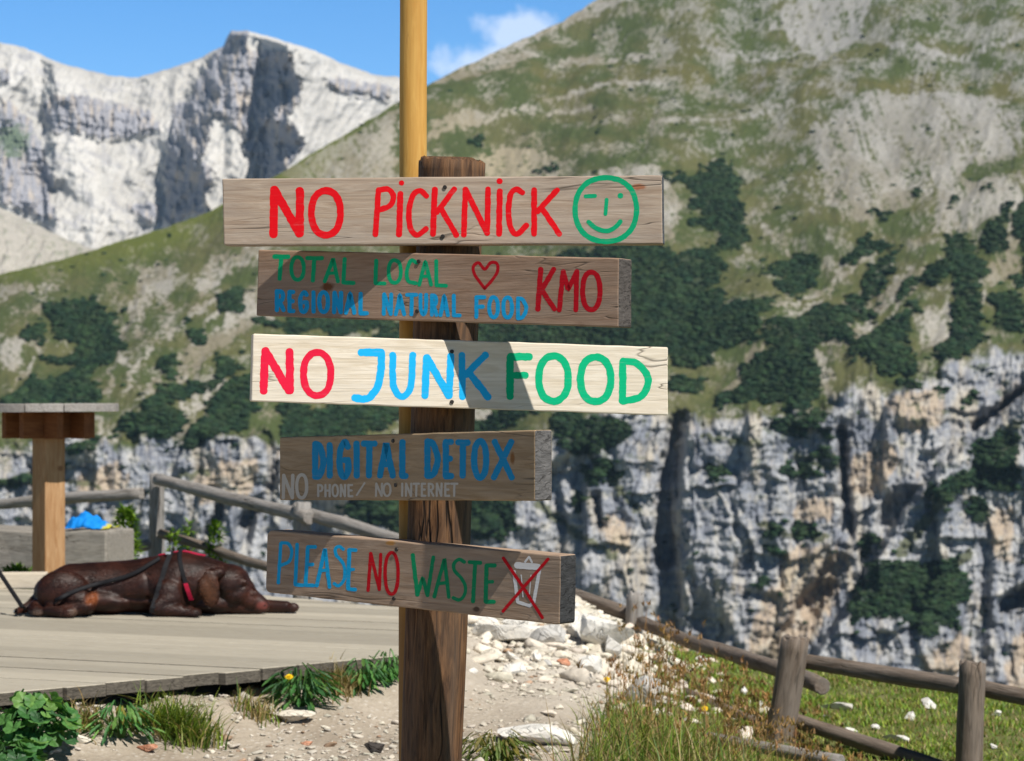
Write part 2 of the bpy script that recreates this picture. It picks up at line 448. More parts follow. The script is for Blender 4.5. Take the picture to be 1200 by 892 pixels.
scree = Raster()
for p in (
    [(500, 215), (500, 178), (540, 190), (590, 165), (640, 175), (662, 200), (655, 215)], [(320, 207), (465, 128), (465, 210)], [(500, 150), (560, 130), (570, 142), (500, 168)],
    [(505, 98), (600, 62), (700, 15), (690, 0), (560, 66)], Zt((0, 160), (140, 110), (270, 105), (190, 150), (60, 165)), Zt((340, 40), (460, 10), (460, -10), (360, 0)), Zt((690, 40), (760, 0), (900, 0), (890, 70), (800, 130), (760, 80)),
    Zt((280, 120), (400, 105), (490, 95), (480, 115), (300, 135)), Zt((780, 250), (960, 180), (1080, 180), (1190, 230), (1200, 320), (1090, 330), (960, 380), (830, 400)), Zt((920, 390), (990, 290), (1090, 290), (1080, 350), (980, 400)),
    Zr((540, 570), (600, 480), (720, 380), (830, 260), (840, 290), (760, 400), (700, 500), (690, 560)), Zr((690, 560), (740, 470), (830, 330), (900, 310), (900, 340), (780, 470), (700, 570)),
    Zr((880, 440), (1000, 430), (1010, 480), (950, 570), (910, 520)), Zr((1080, 470), (1080, 390), (1130, 260), (1180, 180), (1185, 350), (1100, 400)), Zr((640, 0), (1000, 0), (1000, 90), (850, 160), (700, 210), (640, 130)),
    Zr((330, 690), (420, 590), (490, 560), (400, 650), (350, 720)), Zr((600, 580), (640, 570), (680, 700), (640, 690)), Zr((960, 100), (1199, 90), (1199, 180), (1050, 230), (940, 230)),
    Zl((560, 420), (600, 280), (680, 255), (760, 265), (745, 370), (720, 450), (640, 430), (605, 600), (580, 620), (575, 520), (520, 600), (480, 600), (540, 500)),
    Zl((1190, 420), (1090, 420), (1000, 450), (960, 560), (750, 680), (740, 790), (800, 790), (900, 700), (1000, 620), (1190, 510)),
    Zl((700, 600), (850, 470), (1090, 370), (1190, 330), (1190, 370), (1000, 430), (800, 550), (700, 660)), Zl((0, 650), (60, 620), (120, 630), (70, 740), (0, 760)), Zl((150, 490), (200, 480), (190, 530), (160, 530)),
    Zl((820, 400), (900, 260), (1000, 250), (1180, 220), (1180, 260), (1000, 320), (850, 440)), Zl((760, 880), (900, 780), (1000, 770), (900, 840), (800, 900)),
    Zl((0, 400), (250, 390), (260, 430), (130, 445), (0, 480)),
    [(560, 380), (590, 372), (690, 385), (660, 400), (580, 402)], [(545, 480), (575, 478), (585, 500), (560, 500)], [(700, 215), (770, 205), (800, 240), (790, 292), (700, 292)],
): scree.poly(p)
for l, w in ((Zl((620, 430), (540, 520), (490, 600), (510, 680), (560, 760), (530, 880)), 7), (Zl((700, 440), (740, 500), (690, 600), (640, 680), (580, 760)), 6), (Zl((490, 750), (460, 870)), 5),
             (Zm((1060, 30), (900, 150), (820, 330)), 9), (Zm((870, 130), (880, 220), (830, 320)), 12), (Zm((520, 10), (510, 100)), 5), (Zm((620, 10), (580, 120)), 5), (Zm((1040, 270), (990, 480)), 6), (Zm((460, 210), (470, 300), (540, 310)), 6),
             (Zr((560, 430), (700, 320), (800, 230)), 6), (Zr((610, 420), (540, 490), (400, 610)), 5), (Zr((690, 200), (620, 60)), 4), (Zr((720, 210), (700, 30)), 4), (Zr((660, 170), (590, 60)), 3), (Zr((790, 170), (830, 30)), 4),
             (Zc((20, 310), (110, 380), (200, 430)), 6), (Zc((1100, 180), (1000, 300), (900, 410)), 7), (Zc((930, 560), (1060, 430)), 5)):
    scree.line(l, w)
for l, w in ((Zr((500, 560), (620, 440), (690, 300)), 5), (Zr((380, 540), (480, 470), (560, 440)), 5), (Zr((760, 560), (830, 440), (920, 330)), 7), (Zr((1010, 560), (1060, 420), (1130, 300)), 6), (Zl((60, 800), (140, 700), (180, 620)), 6), (Zl((330, 900), (420, 800), (520, 700)), 6), (Zl((820, 640), (960, 480), (1130, 400)), 9), (Zl((600, 900), (680, 780), (740, 690)), 8),
             ([(540, 150), (610, 130), (700, 128)], 5), ([(640, 118), (720, 100), (800, 96)], 5), ([(760, 150), (850, 140), (930, 120)], 5), ([(820, 60), (900, 64), (960, 56)], 6), ([(1010, 120), (1100, 110), (1180, 122)], 6), ([(1040, 60), (1120, 70), (1200, 50)], 7), ([(880, 250), (930, 300), (960, 340)], 5)):
    scree.line(l, w)
scree.blur(2)
orange = Raster()
for p in (Zc((640, 420), (740, 410), (750, 520), (700, 620), (640, 690), (520, 690), (560, 560)), Zc((780, 210), (880, 150), (890, 220), (830, 300), (780, 290)), Zc((1110, 330), (1180, 320), (1170, 460), (1120, 420)),
          Zc((640, 300), (740, 300), (740, 350), (650, 350)), Zc((160, 340), (230, 350), (250, 430), (200, 430)), Zc((950, 690), (1060, 620), (1080, 700), (1000, 745)), Zc((860, 60), (1000, 30), (1000, 130), (900, 130)),
          [(90, 560), (140, 540), (150, 575), (100, 590)], [(225, 550), (300, 540), (290, 590), (230, 590)], Zc((1170, 640), (1260, 620), (1250, 800), (1160, 780))): orange.poly(p)
orange.blur(6)
cleft = Raster()
for l, w in ((Zc((370, 100), (350, 190), (330, 300), (330, 450)), 20), (Zc((755, 130), (762, 250), (780, 380)), 9), (Zc((160, 290), (175, 370)), 5),
             (Zc((1090, 130), (1180, 60), (1230, 20)), 16), (Zc((1150, 560), (1230, 510)), 16),
             (Zm((1140, 720), (1180, 640)), 14), (Zm((760, 170), (800, 180)), 10), ([(240, 640), (262, 590)], 9), ([(305, 500), (322, 530), (318, 575)], 9), ([(285, 640), (300, 590)], 8), ([(40, 550), (45, 600)], 9)):
    cleft.line(l, w)
cleft.poly(Zc((640, 545), (690, 500), (745, 500), (690, 590), (660, 590)), .5)
cleft.blur(4)

buttress = Raster()
buttress.poly([(1420, 380), (1235, 432), (1165, 490), (1110, 540), (1060, 600), (1035, 640), (1010, 690), (960, 760), (930, 800), (930, 1000), (1430, 1000)])
buttress.poly([(798, 490), (840, 484), (980, 480), (982, 560), (985, 640), (940, 700), (880, 800), (800, 900), (796, 620)], .45)
buttress.blur(4)
def ridge(u): return ip(u, [(-220, 390), (0, 322), (60, 307), (120, 290), (180, 272), (250, 246), (320, 208), (400, 160), (464, 122), (501, 99), (588, 57), (660, 24), (696, 2), (760, -38), (900, -120), (1050, -190), (1200, -250), (1400, -310)])
def cliftop(u): return ip(u, [(-220, 520), (0, 520), (90, 512), (150, 510), (220, 500), (300, 512), (420, 560), (500, 620), (590, 610), (640, 520), (700, 487), (780, 478), (900, 490), (990, 462), (1080, 430), (1200, 415), (1400, 400)])
def ridged_depth(u): return np.mean([_rd(u + k_) for k_ in range(-120, 121, 40)], 0)
def _rd(u): return ip(u, [(-220, 1850), (0, 1880), (250, 1950), (500, 2250), (700, 2500), (1000, 2900), (1400, 3150)])
D0 = 1450.0
us = np.concatenate([np.arange(-900, -190, 6.), np.arange(-190, 1391, 1.3), np.arange(1393, 2200, 6.)])
NV = 640
tv = np.linspace(0, 1, NV)
U, T = np.meshgrid(us, tv)
top = ridge(U) + 2.5 * fbm(U / 23, U * 0, 4, 5)
V = 905 + (top - 905) * T
ct = cliftop(U) + 30 * fbm(U / 75, V / 260, 3, 8) + 13 * fbm(U / 16, V / 30, 3, 9)
cts = np.mean([cliftop(U + k_) for k_ in range(-100, 101, 20)], 0); s = np.clip((cts - V) / (cts - ridge(U)), 0, 1)
base = D0 + 45 * fbm(U / 330, U * 0 + 1, 2, 11)
dep = base + (ridged_depth(U) - base) * (.30 * s + .70 * s ** 1.6)
incl = np.clip((V - ct), 0, None)
dep = dep - .16 * incl
Wx = (U - 600) / FPX * dep
Wz = EYE + (HOR - V) / FPX * dep
cl = sst(-12, 24, V - ct)                      # 1 on the cliffs, 0 on the slopes
wx = U + 26 * fbm(U / 70, V / 90, 3, 21)
wv = V + 10 * fbm(U / 50, V / 50, 3, 23)
def hsh(a, b, k):
    h = (a.astype(np.int64) * 73856093) ^ (b.astype(np.int64) * 19349663) ^ (k * 83492791)
    return ((h * 2654435761) % 4294967296) / 4294967296.0
def blocks(u, v, w, h, seed, soft=.16):
    """fractured rock: panels between vertical joints, broken by bedding ledges; each block at its own depth"""
    un = u / w; ci = np.floor(un); fu = un - ci
    def colv(c):
        vn = v / h + hsh(c, c * 0 + 7, seed) * 5; r = np.floor(vn); fv = vn - r
        a = hsh(c, r, seed + 1); b_ = hsh(c, r + 1, seed + 1)
        return a + (b_ - a) * sst(1 - soft, 1, fv) + .35 * (fv - .5)
    a, b_ = colv(ci), colv(ci + 1)
    return a + (b_ - a) * sst(1 - soft, 1, fu) + .5 * (fu - .5) * (hsh(ci, ci * 0, seed + 2) - .5)
but = fbm(wx / 130, V / 300, 3, 31)
b1 = blocks(wx + .10 * wv, wv, 58, 150, 1); b2 = blocks(wx - .06 * wv + 5 * fbm(U / 20, V / 40, 3, 34), wv, 17, 74, 2); b3 = blocks(U + 9 * fbm(U / 14, V / 20, 3, 35), V + 6 * fbm(U / 18, V / 12, 3, 36), 7.5, 24, 3, .25)
stra = fbm(U / 160, wv / 7.5, 3, 39)
clf = cleft.get(U + 5 * fbm(U / 9, V / 14, 3, 3), V + 5 * fbm(U / 12, V / 12, 3, 4))
b4 = blocks(U + 5 * fbm(U / 9, V / 12, 3, 30), V + 4 * fbm(U / 9, V / 9, 3, 29), 4.2, 11, 4, .3)
fwd = buttress.get(U + 7 * fbm(U / 16, V / 20, 4, 28), V + 5 * fbm(U / 14, V / 14, 3, 27))
disp = cl * (24 * but + 20 * b1 + 8 * b2 + 3.0 * b3 + 1.2 * b4 + 2.0 * stra + 1.5 * fbm(U / 4, V / 5, 3, 38) + 55 * fwd) - 30 * clf * (.35 + .65 * cl)
slope = 1 - cl
gul = ridged((U + .55 * V + 30 * fbm(U / 90, V / 90, 3, 41)) / 42, (V - .3 * U) / 210, 4, 43)
rough = fbm(U / 11, V / 8, 4, 45)
edge = sst(0, .05, s) * sst(1.0, .93, s)
zd = slope * edge * (1.6 * gul + .9 * rough + 15 * fbm(U / 150, V / 100, 2, 47))
pm = pine.get(U + 7 * fbm(U / 11, V / 8, 4, 51) + 20 * fbm(U / 42, V / 34, 3, 50), V + 5 * fbm(U / 9, V / 9, 4, 53) + 16 * fbm(U / 46, V / 30, 3, 52))
pm = sst(.40, .66, pm + .40 * fbm(U / 7, V / 4.5, 4, 55) + .50 * np.minimum(fbm(U / 22, V / 11, 3, 54) + .12, .15) + .10)
sm = scree.get(U + 9 * fbm(U / 16, V / 12, 4, 61), V + 6 * fbm(U / 14, V / 10, 4, 63))
k_ = 1 - disp / dep; Wx = Wx * k_; Wz = EYE + (Wz - EYE) * k_; Wy = dep - disp
Wz = Wz + zd + pm * (1.2 + 1.5 * fbm(U / 2.2, V / 2.2, 2, 57))
# albedo: grass, scree, rock, pine litter
c3 = lambda r, g, b: np.array([r, g, b])
def lerp(a, b, t): return a + (b - a) * t[..., None]
ng = fbm(U / 70, V / 30, 5, 71)
ns = fbm(U / 34 + .3 * fbm(U / 40, V / 40, 2, 72), V / 20, 5, 73, .6)
nf = fbm(U / 6, V / 3.4, 4, 75, .65)
fan = fbm((U - 940 - .55 * (V - 140)) / 7, V / 60, 4, 76, .6) * sst(90, 150, V) * sst(420, 260, V) * sst(760, 880, U)
rid = sst(0.16, 0.0, (V - top) / 260) * sst(520, 330, U)
colr = lerp(c3(.060, .078, .028), c3(.098, .100, .042), sst(-.3, .4, ng + .35 * nf))
colr = lerp(colr, c3(.100, .118, .024), rid * .9)
colr = lerp(colr, c3(.105, .098, .036), .7 * np.exp(-((V - 95) / 28) ** 2) * sst(480, 560, U) * sst(-.2, .3, ng))
upper = sst(330, 40, V) * sst(620, 900, U)
rocky = sst(.10, .42, ns * .75 + nf * .62 + .22 * upper + .5 * fan - .10 * rid - .07) * .62
spk = fbm(U / 3.6 + .3 * V / 9, V / 2.4, 3, 79)
rocky = np.maximum(rocky, sst(.36, .70, sm * (.80 + .45 * np.clip(fbm((U - .35 * V) / 9, V / 70, 4, 62, .6) + fan, -.8, .6)) + .60 * nf + .36 * ns))
rocky = np.maximum(rocky, .95 * sst(.30, .52, spk * .9 + .5 * ns + .16 * upper - .1 * rid - .05))
scol = lerp(c3(.195, .175, .125), c3(.31, .295, .26), sst(-.35, .4, fbm(U / 60, V / 40, 4, 77) + .6 * nf))
scol = lerp(scol, c3(.30, .26, .18), np.exp(-((U - 570) / 110) ** 2 - ((V - 190) / 50) ** 2))
scol = lerp(scol, c3(.27, .27, .265), upper * .75)
colr = lerp(colr, scol, rocky * (1 - .5 * rid))
rock = lerp(c3(.20, .215, .25), c3(.36, .365, .375), sst(-.4, .45, fbm(wx / 24, wv / 70, 5, 81, .6) + .4 * stra))
orn = sst(.18, .70, orange.get(U + 8 * fbm(U / 12, V / 30, 3, 83), V) + .5 * fbm(U / 7, V / 26, 4, 85) + .22 * sst(.1, .5, fbm(U / 45, V / 80, 3, 86)))
rock = lerp(rock, c3(.42, .325, .225), orn * .75)
rock = lerp(rock, c3(.43, .37, .27), .6 * sst(.05, .45, fbm(U / 30, V / 110, 4, 84)))
strk = sst(.18, .5, fbm(U / 5.0, V / 75, 4, 87, .6)) * .6
strk = np.maximum(strk, .55 * sst(.22, .46, fbm(U / 4.2, V / 12, 3, 88)))
rock = lerp(rock, c3(.09, .10, .13), strk)
rock = lerp(rock, c3(.44, .42, .375), sst(.12, .5, fbm(U / 12, V / 16, 4, 89)) * .6)
ledge = Raster()
for l, w in ((Zc((20, 310), (110, 380), (210, 440)), 9), (Zc((930, 560), (1000, 500), (1070, 430)), 9), (Zc((1180, 120), (1080, 230), (990, 320), (900, 430)), 12), (Zc((640, 190), (740, 225)), 7), (Zc((420, 150), (560, 165)), 6), (Zc((100, 130), (200, 250), (260, 330)), 9), (Zc((560, 360), (640, 390), (720, 395)), 7), (Zm((60, 470), (330, 500), (480, 520)), 6), (Zm((700, 560), (860, 470), (980, 450)), 7)):
    ledge.line(l, w)
ledge.blur(3)
led = sst(.30, .6, ledge.get(U + 7 * fbm(U / 12, V / 12, 3, 92), V + 6 * fbm(U / 12, V / 12, 3, 93)) + .35 * nf)
rock = lerp(rock, c3(.085, .095, .045), led * .85)
moss = sst(.30, .52, fbm(U / 26, V / 13, 4, 91) + .35 * nf) * sst(640, 480, V + .0 * U)
rock = lerp(rock, c3(.06, .08, .035), moss * .75)
colr = lerp(colr, rock, sst(.25, .75, cl + .25 * nf))
colr = lerp(colr, c3(.020, .038, .016), pm * .85)
# back side so that the mountain has depth
Pm = np.stack([Wx, Wy, Wz], -1)
backs = []
for k, (dy, dz) in enumerate(((60, -25), (260, -160), (700, -420), (1400, -900))):
    b = Pm[-1].copy(); b[:, 1] += dy; b[:, 0] *= 1 + dy / 4000; b[:, 2] += dz; backs.append(b)
foot = Pm[0].copy(); foot[:, 1] -= 60; foot[:, 2] = -345
allv = np.concatenate([foot[None], Pm, np.stack(backs)], 0)
allc = np.concatenate([colr[:1], colr, np.repeat(colr[-1:], len(backs), 0)], 0)
nr, nc = allv.shape[:2]
idx = np.arange(nr * nc).reshape(nr, nc)
F = np.stack([idx[:-1, :-1], idx[:-1, 1:], idx[1:, 1:], idx[1:, :-1]], -1).reshape(-1, 4)
me = mesh('mountain', allv.reshape(-1, 3), F, True)
attr(me, 'col', allc.reshape(-1, 3))
rock_mat = mat_attr('mountain_rock_and_turf', .95, .08, .35, .28)
tag(link('mountain', me, rock_mat), kind='structure')

# dwarf pine scrub: thousands of low bushes standing on the slope, one mass
def icos():
    bm = bmesh.new(); bmesh.ops.create_icosphere(bm, subdivisions=1, radius=1)
    v = np.array([x.co[:] for x in bm.verts]); f = np.array([[q.index for q in p.verts] for p in bm.faces]); bm.free()
    return v, f
iv, ifa = icos()
prob = pm * (V < 880)
flat = np.flatnonzero(prob.ravel() > .5)
pick = RNG.choice(flat, min(26000, len(flat)), replace=False)
fringe = np.flatnonzero(((pm > .03) & (pm < .5) & (V < 880)).ravel()); pick = np.concatenate([pick, RNG.choice(fringe, min(2600, len(fringe)), replace=False)])
lone = np.flatnonzero(((slope > .8) & (V > top + 90) & (fbm(U / 40, V / 30, 3, 58) > .25)).ravel()); pick = np.concatenate([pick, RNG.choice(lone, 350, replace=False)])
ctr = Pm.reshape(-1, 3)[pick]
rad = RNG.uniform(.8, 2.2, len(pick))
jit = 1 + .38 * RNG.normal(size=(len(pick), len(iv)))
vv = ctr[:, None] + iv[None] * (rad[:, None] * jit)[..., None] * np.array([1.35, 1.2, .62])
vv[..., 2] += rad[:, None] * .15
ff = ifa[None] + (np.arange(len(pick)) * len(iv))[:, None, None]
me = mesh('dwarf_pine_scrub', vv.reshape(-1, 3), ff.reshape(-1, 3), False)
pcn = fbm(U / 24, V / 16, 4, 59).ravel()[pick]
pc = (np.array([.019, .040, .017]) + np.clip(pcn, -.5, .6)[:, None] * np.array([.016, .022, .006])) * RNG.uniform(.65, 1.5, (len(pick), 1)) * RNG.uniform(.9, 1.1, (len(pick), 3))
attr(me, 'col', np.repeat(pc, len(iv), 0))
tag(link('dwarf_pine_scrub', me, mat_attr('pine_needles', .8, .15, 1.2, .35)), 'dark green dwarf pine scrub growing in patches on the mountainside', 'scrub', kind='stuff')

# far range with the rocky summit
def massif(name, top_pts, bottom, d_front, d_ridge, u0, u1, du, nv, fields):
    us = np.arange(u0, u1, du); tv = np.linspace(0, 1, nv)
    U, T = np.meshgrid(us, tv)
    top = ip(U, top_pts) + 1.2 * fbm(U / 11, U * 0, 4, 101)
    V = bottom + (top - bottom) * T
    dep = d_front + (d_ridge - d_front) * T ** 1.15
    dd, zd, col = fields(U, V, T, top)
    P = np.stack([(U - 600) / FPX * (dep - dd), dep - dd, EYE + (HOR - V) / FPX * (dep - dd) + zd], -1)
    b1 = P[-1].copy(); b1[:, 1] += 150; b1[:, 2] -= 40
    b2 = P[-1].copy(); b2[:, 1] += 1500; b2[:, 2] -= 900
    ft = P[0].copy(); ft[:, 1] -= 200; ft[:, 2] = -345
    A = np.concatenate([ft[None], P, b1[None], b2[None]], 0); C = np.concatenate([col[:1], col, col[-1:], col[-1:]], 0)
    nr, nc = A.shape[:2]; idx = np.arange(nr * nc).reshape(nr, nc)
    F = np.stack([idx[:-1, :-1], idx[:-1, 1:], idx[1:, 1:], idx[1:, :-1]], -1).reshape(-1, 4)
    me = mesh(name, A.reshape(-1, 3), F, True); attr(me, 'col', C.reshape(-1, 3))
    return tag(link(name, me, mat_attr(name + '_rock', .95, .08, .05, .15)), kind='structure')

fr = Raster()                                    # bare dark rock on the far range
for p in ([(268, 45), (300, 60), (335, 78), (352, 105), (330, 140), (318, 205), (300, 190), (275, 150), (240, 125), (225, 115), (245, 90)], [(55, 113), (90, 110), (130, 120), (175, 130), (190, 150), (165, 158), (120, 165), (75, 150), (60, 160), (50, 130)],
          [(205, 120), (225, 118), (238, 165), (215, 170), (250, 200), (240, 240), (196, 268), (192, 200)], [(0, 110), (35, 140), (60, 200), (65, 262), (40, 255), (0, 235)], [(380, 90), (460, 100), (460, 118), (400, 110)], [(0, 80), (12, 84), (10, 100), (0, 98)],
          [(150, 240), (185, 235), (185, 262), (165, 258)]): fr.poly(p)
fr.blur(4)
face = Raster()                                  # walls turned to the left, away from the midday sun
for p in ([(268, 38), (292, 56), (318, 68), (334, 78), (345, 100), (336, 122), (326, 140), (352, 168), (345, 185), (318, 207), (308, 190), (300, 160), (276, 150), (255, 126), (236, 121), (226, 100), (242, 85), (256, 60)],
          [(222, 113), (238, 132), (241, 165), (214, 173), (206, 200), (242, 232), (252, 250), (250, 262), (195, 272), (192, 215), (200, 160)], [(60, 118), (88, 112), (92, 128), (76, 160), (66, 150)], [(120, 128), (150, 132), (140, 160), (122, 158)], [(10, 170), (55, 180), (66, 262), (30, 250)]): face.poly(p)
face.blur(3)
def far_fields(U, V, T, top):
    wu = U + 7 * fbm(U / 12, V / 20, 4, 111)
    wall = lambda a_, b_: np.clip((wu - ip(V, a_)) / (ip(V, b_) - ip(V, a_)), 0, 1)
    w1 = wall([(30, 258), (60, 250), (100, 222), (150, 200), (200, 191), (270, 188)], [(30, 292), (60, 290), (100, 262), (150, 246), (200, 236), (270, 252)])
    w2 = wall([(30, 296), (80, 312), (105, 306), (140, 300), (170, 314), (205, 304), (270, 300)], [(30, 330), (80, 346), (105, 358), (140, 340), (170, 360), (205, 332), (270, 330)])
    rk = fr.get(U + 7 * fbm(U / 9, V / 9, 4, 115), V + 5 * fbm(U / 9, V / 9, 4, 117))
    fm = np.maximum(((w1 > .02) & (w1 < .98) & (V < 250)) * sst(.0, .25, w1), ((w2 > .05) & (w2 < .95) & (V > 60)) * .8)
    w3 = wall([(60, 52), (270, 44)], [(60, 66), (270, 66)])
    ramp = 400 * w1 + 360 * w2 + 90 * w3 - 760 * np.clip((U - 356) / 230, 0, 1) ** .9
    rib = ridged(wu / 11, V / 80, 3, 119); ban = fbm(U / 60, (V - .12 * U) / 4.5, 3, 121)
    big = fbm(U / 70, V / 60, 4, 123)
    dd = ramp + np.maximum(rk, fm) * (22 * rib + 7 * ban) + 60 * big + 13 * ridged((U + .4 * V) / 24, V / 60, 4, 125)
    dd = dd * sst(1.0, .985, T) * sst(0, .1, T)
    zd = 4 * fbm(U / 8, V / 8, 4, 127) * sst(1.0, .96, T)
    nf = fbm(U / 7, V / 5, 5, 129, .6)
    col = lerp(c3(.43, .42, .40), c3(.53, .52, .50), sst(-.3, .4, big + .4 * nf))
    rk = np.maximum(rk, fm)
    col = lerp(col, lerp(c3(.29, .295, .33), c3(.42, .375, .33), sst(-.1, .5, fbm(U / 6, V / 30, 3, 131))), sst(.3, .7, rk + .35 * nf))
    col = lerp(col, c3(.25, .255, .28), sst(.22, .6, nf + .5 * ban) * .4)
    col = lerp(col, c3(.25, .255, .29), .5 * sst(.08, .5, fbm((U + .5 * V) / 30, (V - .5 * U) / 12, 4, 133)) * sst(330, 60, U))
    gsp = np.exp(-((U - 15) / 22) ** 2 - ((V - 165) / 22) ** 2)
    col = lerp(col, c3(.13, .17, .12), sst(.35, .7, gsp + .5 * nf))
    return dd, zd, col
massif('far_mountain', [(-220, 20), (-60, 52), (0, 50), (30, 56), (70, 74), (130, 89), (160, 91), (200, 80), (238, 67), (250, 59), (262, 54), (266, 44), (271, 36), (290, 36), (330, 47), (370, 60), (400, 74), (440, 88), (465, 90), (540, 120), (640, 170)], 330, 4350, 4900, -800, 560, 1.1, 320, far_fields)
def hill_fields(U, V, T, top):
    nf = fbm(U / 8, V / 6, 5, 141, .6); gu = ridged((U + .6 * V) / 26, (V - .4 * U) / 80, 4, 143)
    col = lerp(c3(.27, .26, .235), c3(.38, .36, .325), sst(-.3, .5, gu * .4 + nf * .6))
    col = lerp(col, c3(.18, .20, .14), sst(.2, .5, nf + .3 * np.exp(-((U - 85) / 25) ** 2)) * .6)
    return 20 * gu * sst(1., .9, T), 5 * nf * sst(1., .93, T), col
massif('scree_hill', [(-220, 190), (-60, 214), (0, 243), (40, 262), (75, 279), (112, 293), (150, 312), (220, 350)], 400, 2600, 3000, -800, 220, 1.6, 90, hill_fields)

# ------------------------------------------------------------------ timber helpers
def log_mesh(name, L, r0, r1, seg=18, rings=14, knobs=.06, seed=0, oval=1.0, cap_rough=0.0, bend=.030):
    """a debarked log along local +z, slightly uneven, cut flat at both ends"""
    rg = np.random.default_rng(seed)
    a = np.linspace(0, 2 * np.pi, seg, endpoint=False); t = np.linspace(0, 1, rings)
    A, T_ = np.meshgrid(a, t)
    r = (r0 + (r1 - r0) * T_) * (1 + knobs * fbm(np.cos(A) * 1.3 + seed, np.sin(A) * 1.3 + T_ * L * 2.2, 3, seed % 50) + .4 * knobs * fbm(A * 3, T_ * L * 1.5, 2, seed % 40 + 3) * np.sin(A / 2) ** 2)
    cx = bend * fbm(T_ * L * 1.1, T_ * 0 + seed, 3, 5) * max(0, min(1, L / 2 - .4)); cyy = bend * fbm(T_ * L * 1.1, T_ * 0 + seed + 7, 3, 6) * max(0, min(1, L / 2 - .4))
    v = np.stack([np.cos(A) * r * oval + cx, np.sin(A) * r + cyy, T_ * L], -1)
    if cap_rough: v[-1, :, 2] += cap_rough * rg.normal(size=seg)
    v = v.reshape(-1, 3).tolist(); f = []
    for i in range(rings - 1):
        for j in range(seg):
            k = (j + 1) % seg
            f.append((i * seg + j, i * seg + k, (i + 1) * seg + k, (i + 1) * seg + j))
    for i, fl in ((0, True), (rings - 1, False)):          # slightly domed ends
        inner = len(v)
        for j in range(seg):
            p = np.array(v[i * seg + j]); c = np.array([0, 0, p[2]])
            v.append((c + (p - c) * .88 + np.array([0, 0, (-1 if fl else 1) * r0 * .06])).tolist())
        for j in range(seg):
            k = (j + 1) % seg
            q = (i * seg + j, i * seg + k, inner + k, inner + j)
            f.append(q[::-1] if fl else q)
        ring = list(range(inner, inner + seg)); f.append(ring[::-1] if fl else ring)
    me = mesh(name, v, f)
    sm = np.zeros(len(me.polygons), bool); sm[:(rings - 1) * seg] = True
    me.polygons.foreach_set('use_smooth', sm)
    return me

def log(name, p0, p1, r0, r1, mat, parent=None, seed=0, oval=1.0, **k):
    p0, p1 = Vector(p0), Vector(p1); d = p1 - p0
    me = log_mesh(name, d.length, r0, r1, seed=seed, oval=oval, **k)
    M_ = Matrix.Translation(p0) @ d.to_track_quat('Z', 'Y').to_matrix().to_4x4()
    return link(name, me, mat, parent, M_)

def box_mesh(name, sx, sy, sz, bev=.004, segs=2, center=(0, 0, 0), taper=None):
    bm = bmesh.new(); bmesh.ops.create_cube(bm, size=1)
    for v in bm.verts:
        v.co = Vector((v.co.x * sx, v.co.y * sy, v.co.z * sz))
        if taper: taper(v.co)
        v.co += Vector(center)
    if bev: bmesh.ops.bevel(bm, geom=list(bm.edges), offset=bev, segments=segs, affect='EDGES', profile=.6)
    me = bpy.data.meshes.new(name); bm.to_mesh(me); bm.free()
    return me

def box(name, mat, parent, loc, size, rz=0, bev=.004, rx=0, ry=0, taper=None):
    M_ = Matrix.Translation(Vector(loc)) @ Matrix.Rotation(rz, 4, 'Z') @ Matrix.Rotation(ry, 4, 'Y') @ Matrix.Rotation(rx, 4, 'X')
    return link(name, box_mesh(name, *size, bev=bev, taper=taper), mat, parent, M_)

# ------------------------------------------------------------------ the signpost
DS = 4.844
S = DS / FPX
SGN = dict(th=[R(a) for a in (-8.04, -30.38, 9.42, -49.3, -38.73)], t=[.0458, .0557, .0624, .0455, .0511], g=[.022, .0118, .0123, .0046, .0131])
CORN = [[(260, 209.5), (776, 205.5), (777, 286), (262, 287.5)], [(302.5, 292.5), (725.5, 302.5), (725, 383.7), (300, 370)], [(296.5, 391), (783, 407), (783, 487), (294.3, 470.5)],
        [(327.5, 512.5), (627, 504), (627, 587), (327.5, 586)], [(313, 621), (657.5, 651), (656, 732.5), (311, 694)]]
post_x = lambda y: (529 + (505 - 529) * (y - 188) / (892 - 188) - 600) / FPX * DS
zrow = lambda y, d=DS: EYE + (HOR - y) / FPX * d

signpost = empty('signpost', (post_x(892), DS, 0))
tag(signpost, 'tall round timber signpost carrying five hand-painted food and waste boards', 'signpost')
m_post = mat_wood('post_wood', (.045, .019, .008), (.20, .098, .042), (.006, .004, .003), 'z', 3., 1.1, (.085, .066, .052), crackamt=1., bump=1.2, ckw=.014)
zb, zt = -.35, zrow(190)
bot = Vector((post_x(HOR + (EYE - zb) * FPX / DS), DS, zb)); topp = Vector((post_x(190), DS, zt))
d = topp - bot
pme = log_mesh('post', d.length, .0605, .0705, seg=48, rings=90, knobs=.05, seed=12, cap_rough=.0035, bend=.006)
link('post', pme, m_post, signpost, Matrix.Translation(bot) @ d.to_track_quat('Z', 'Y').to_matrix().to_4x4())

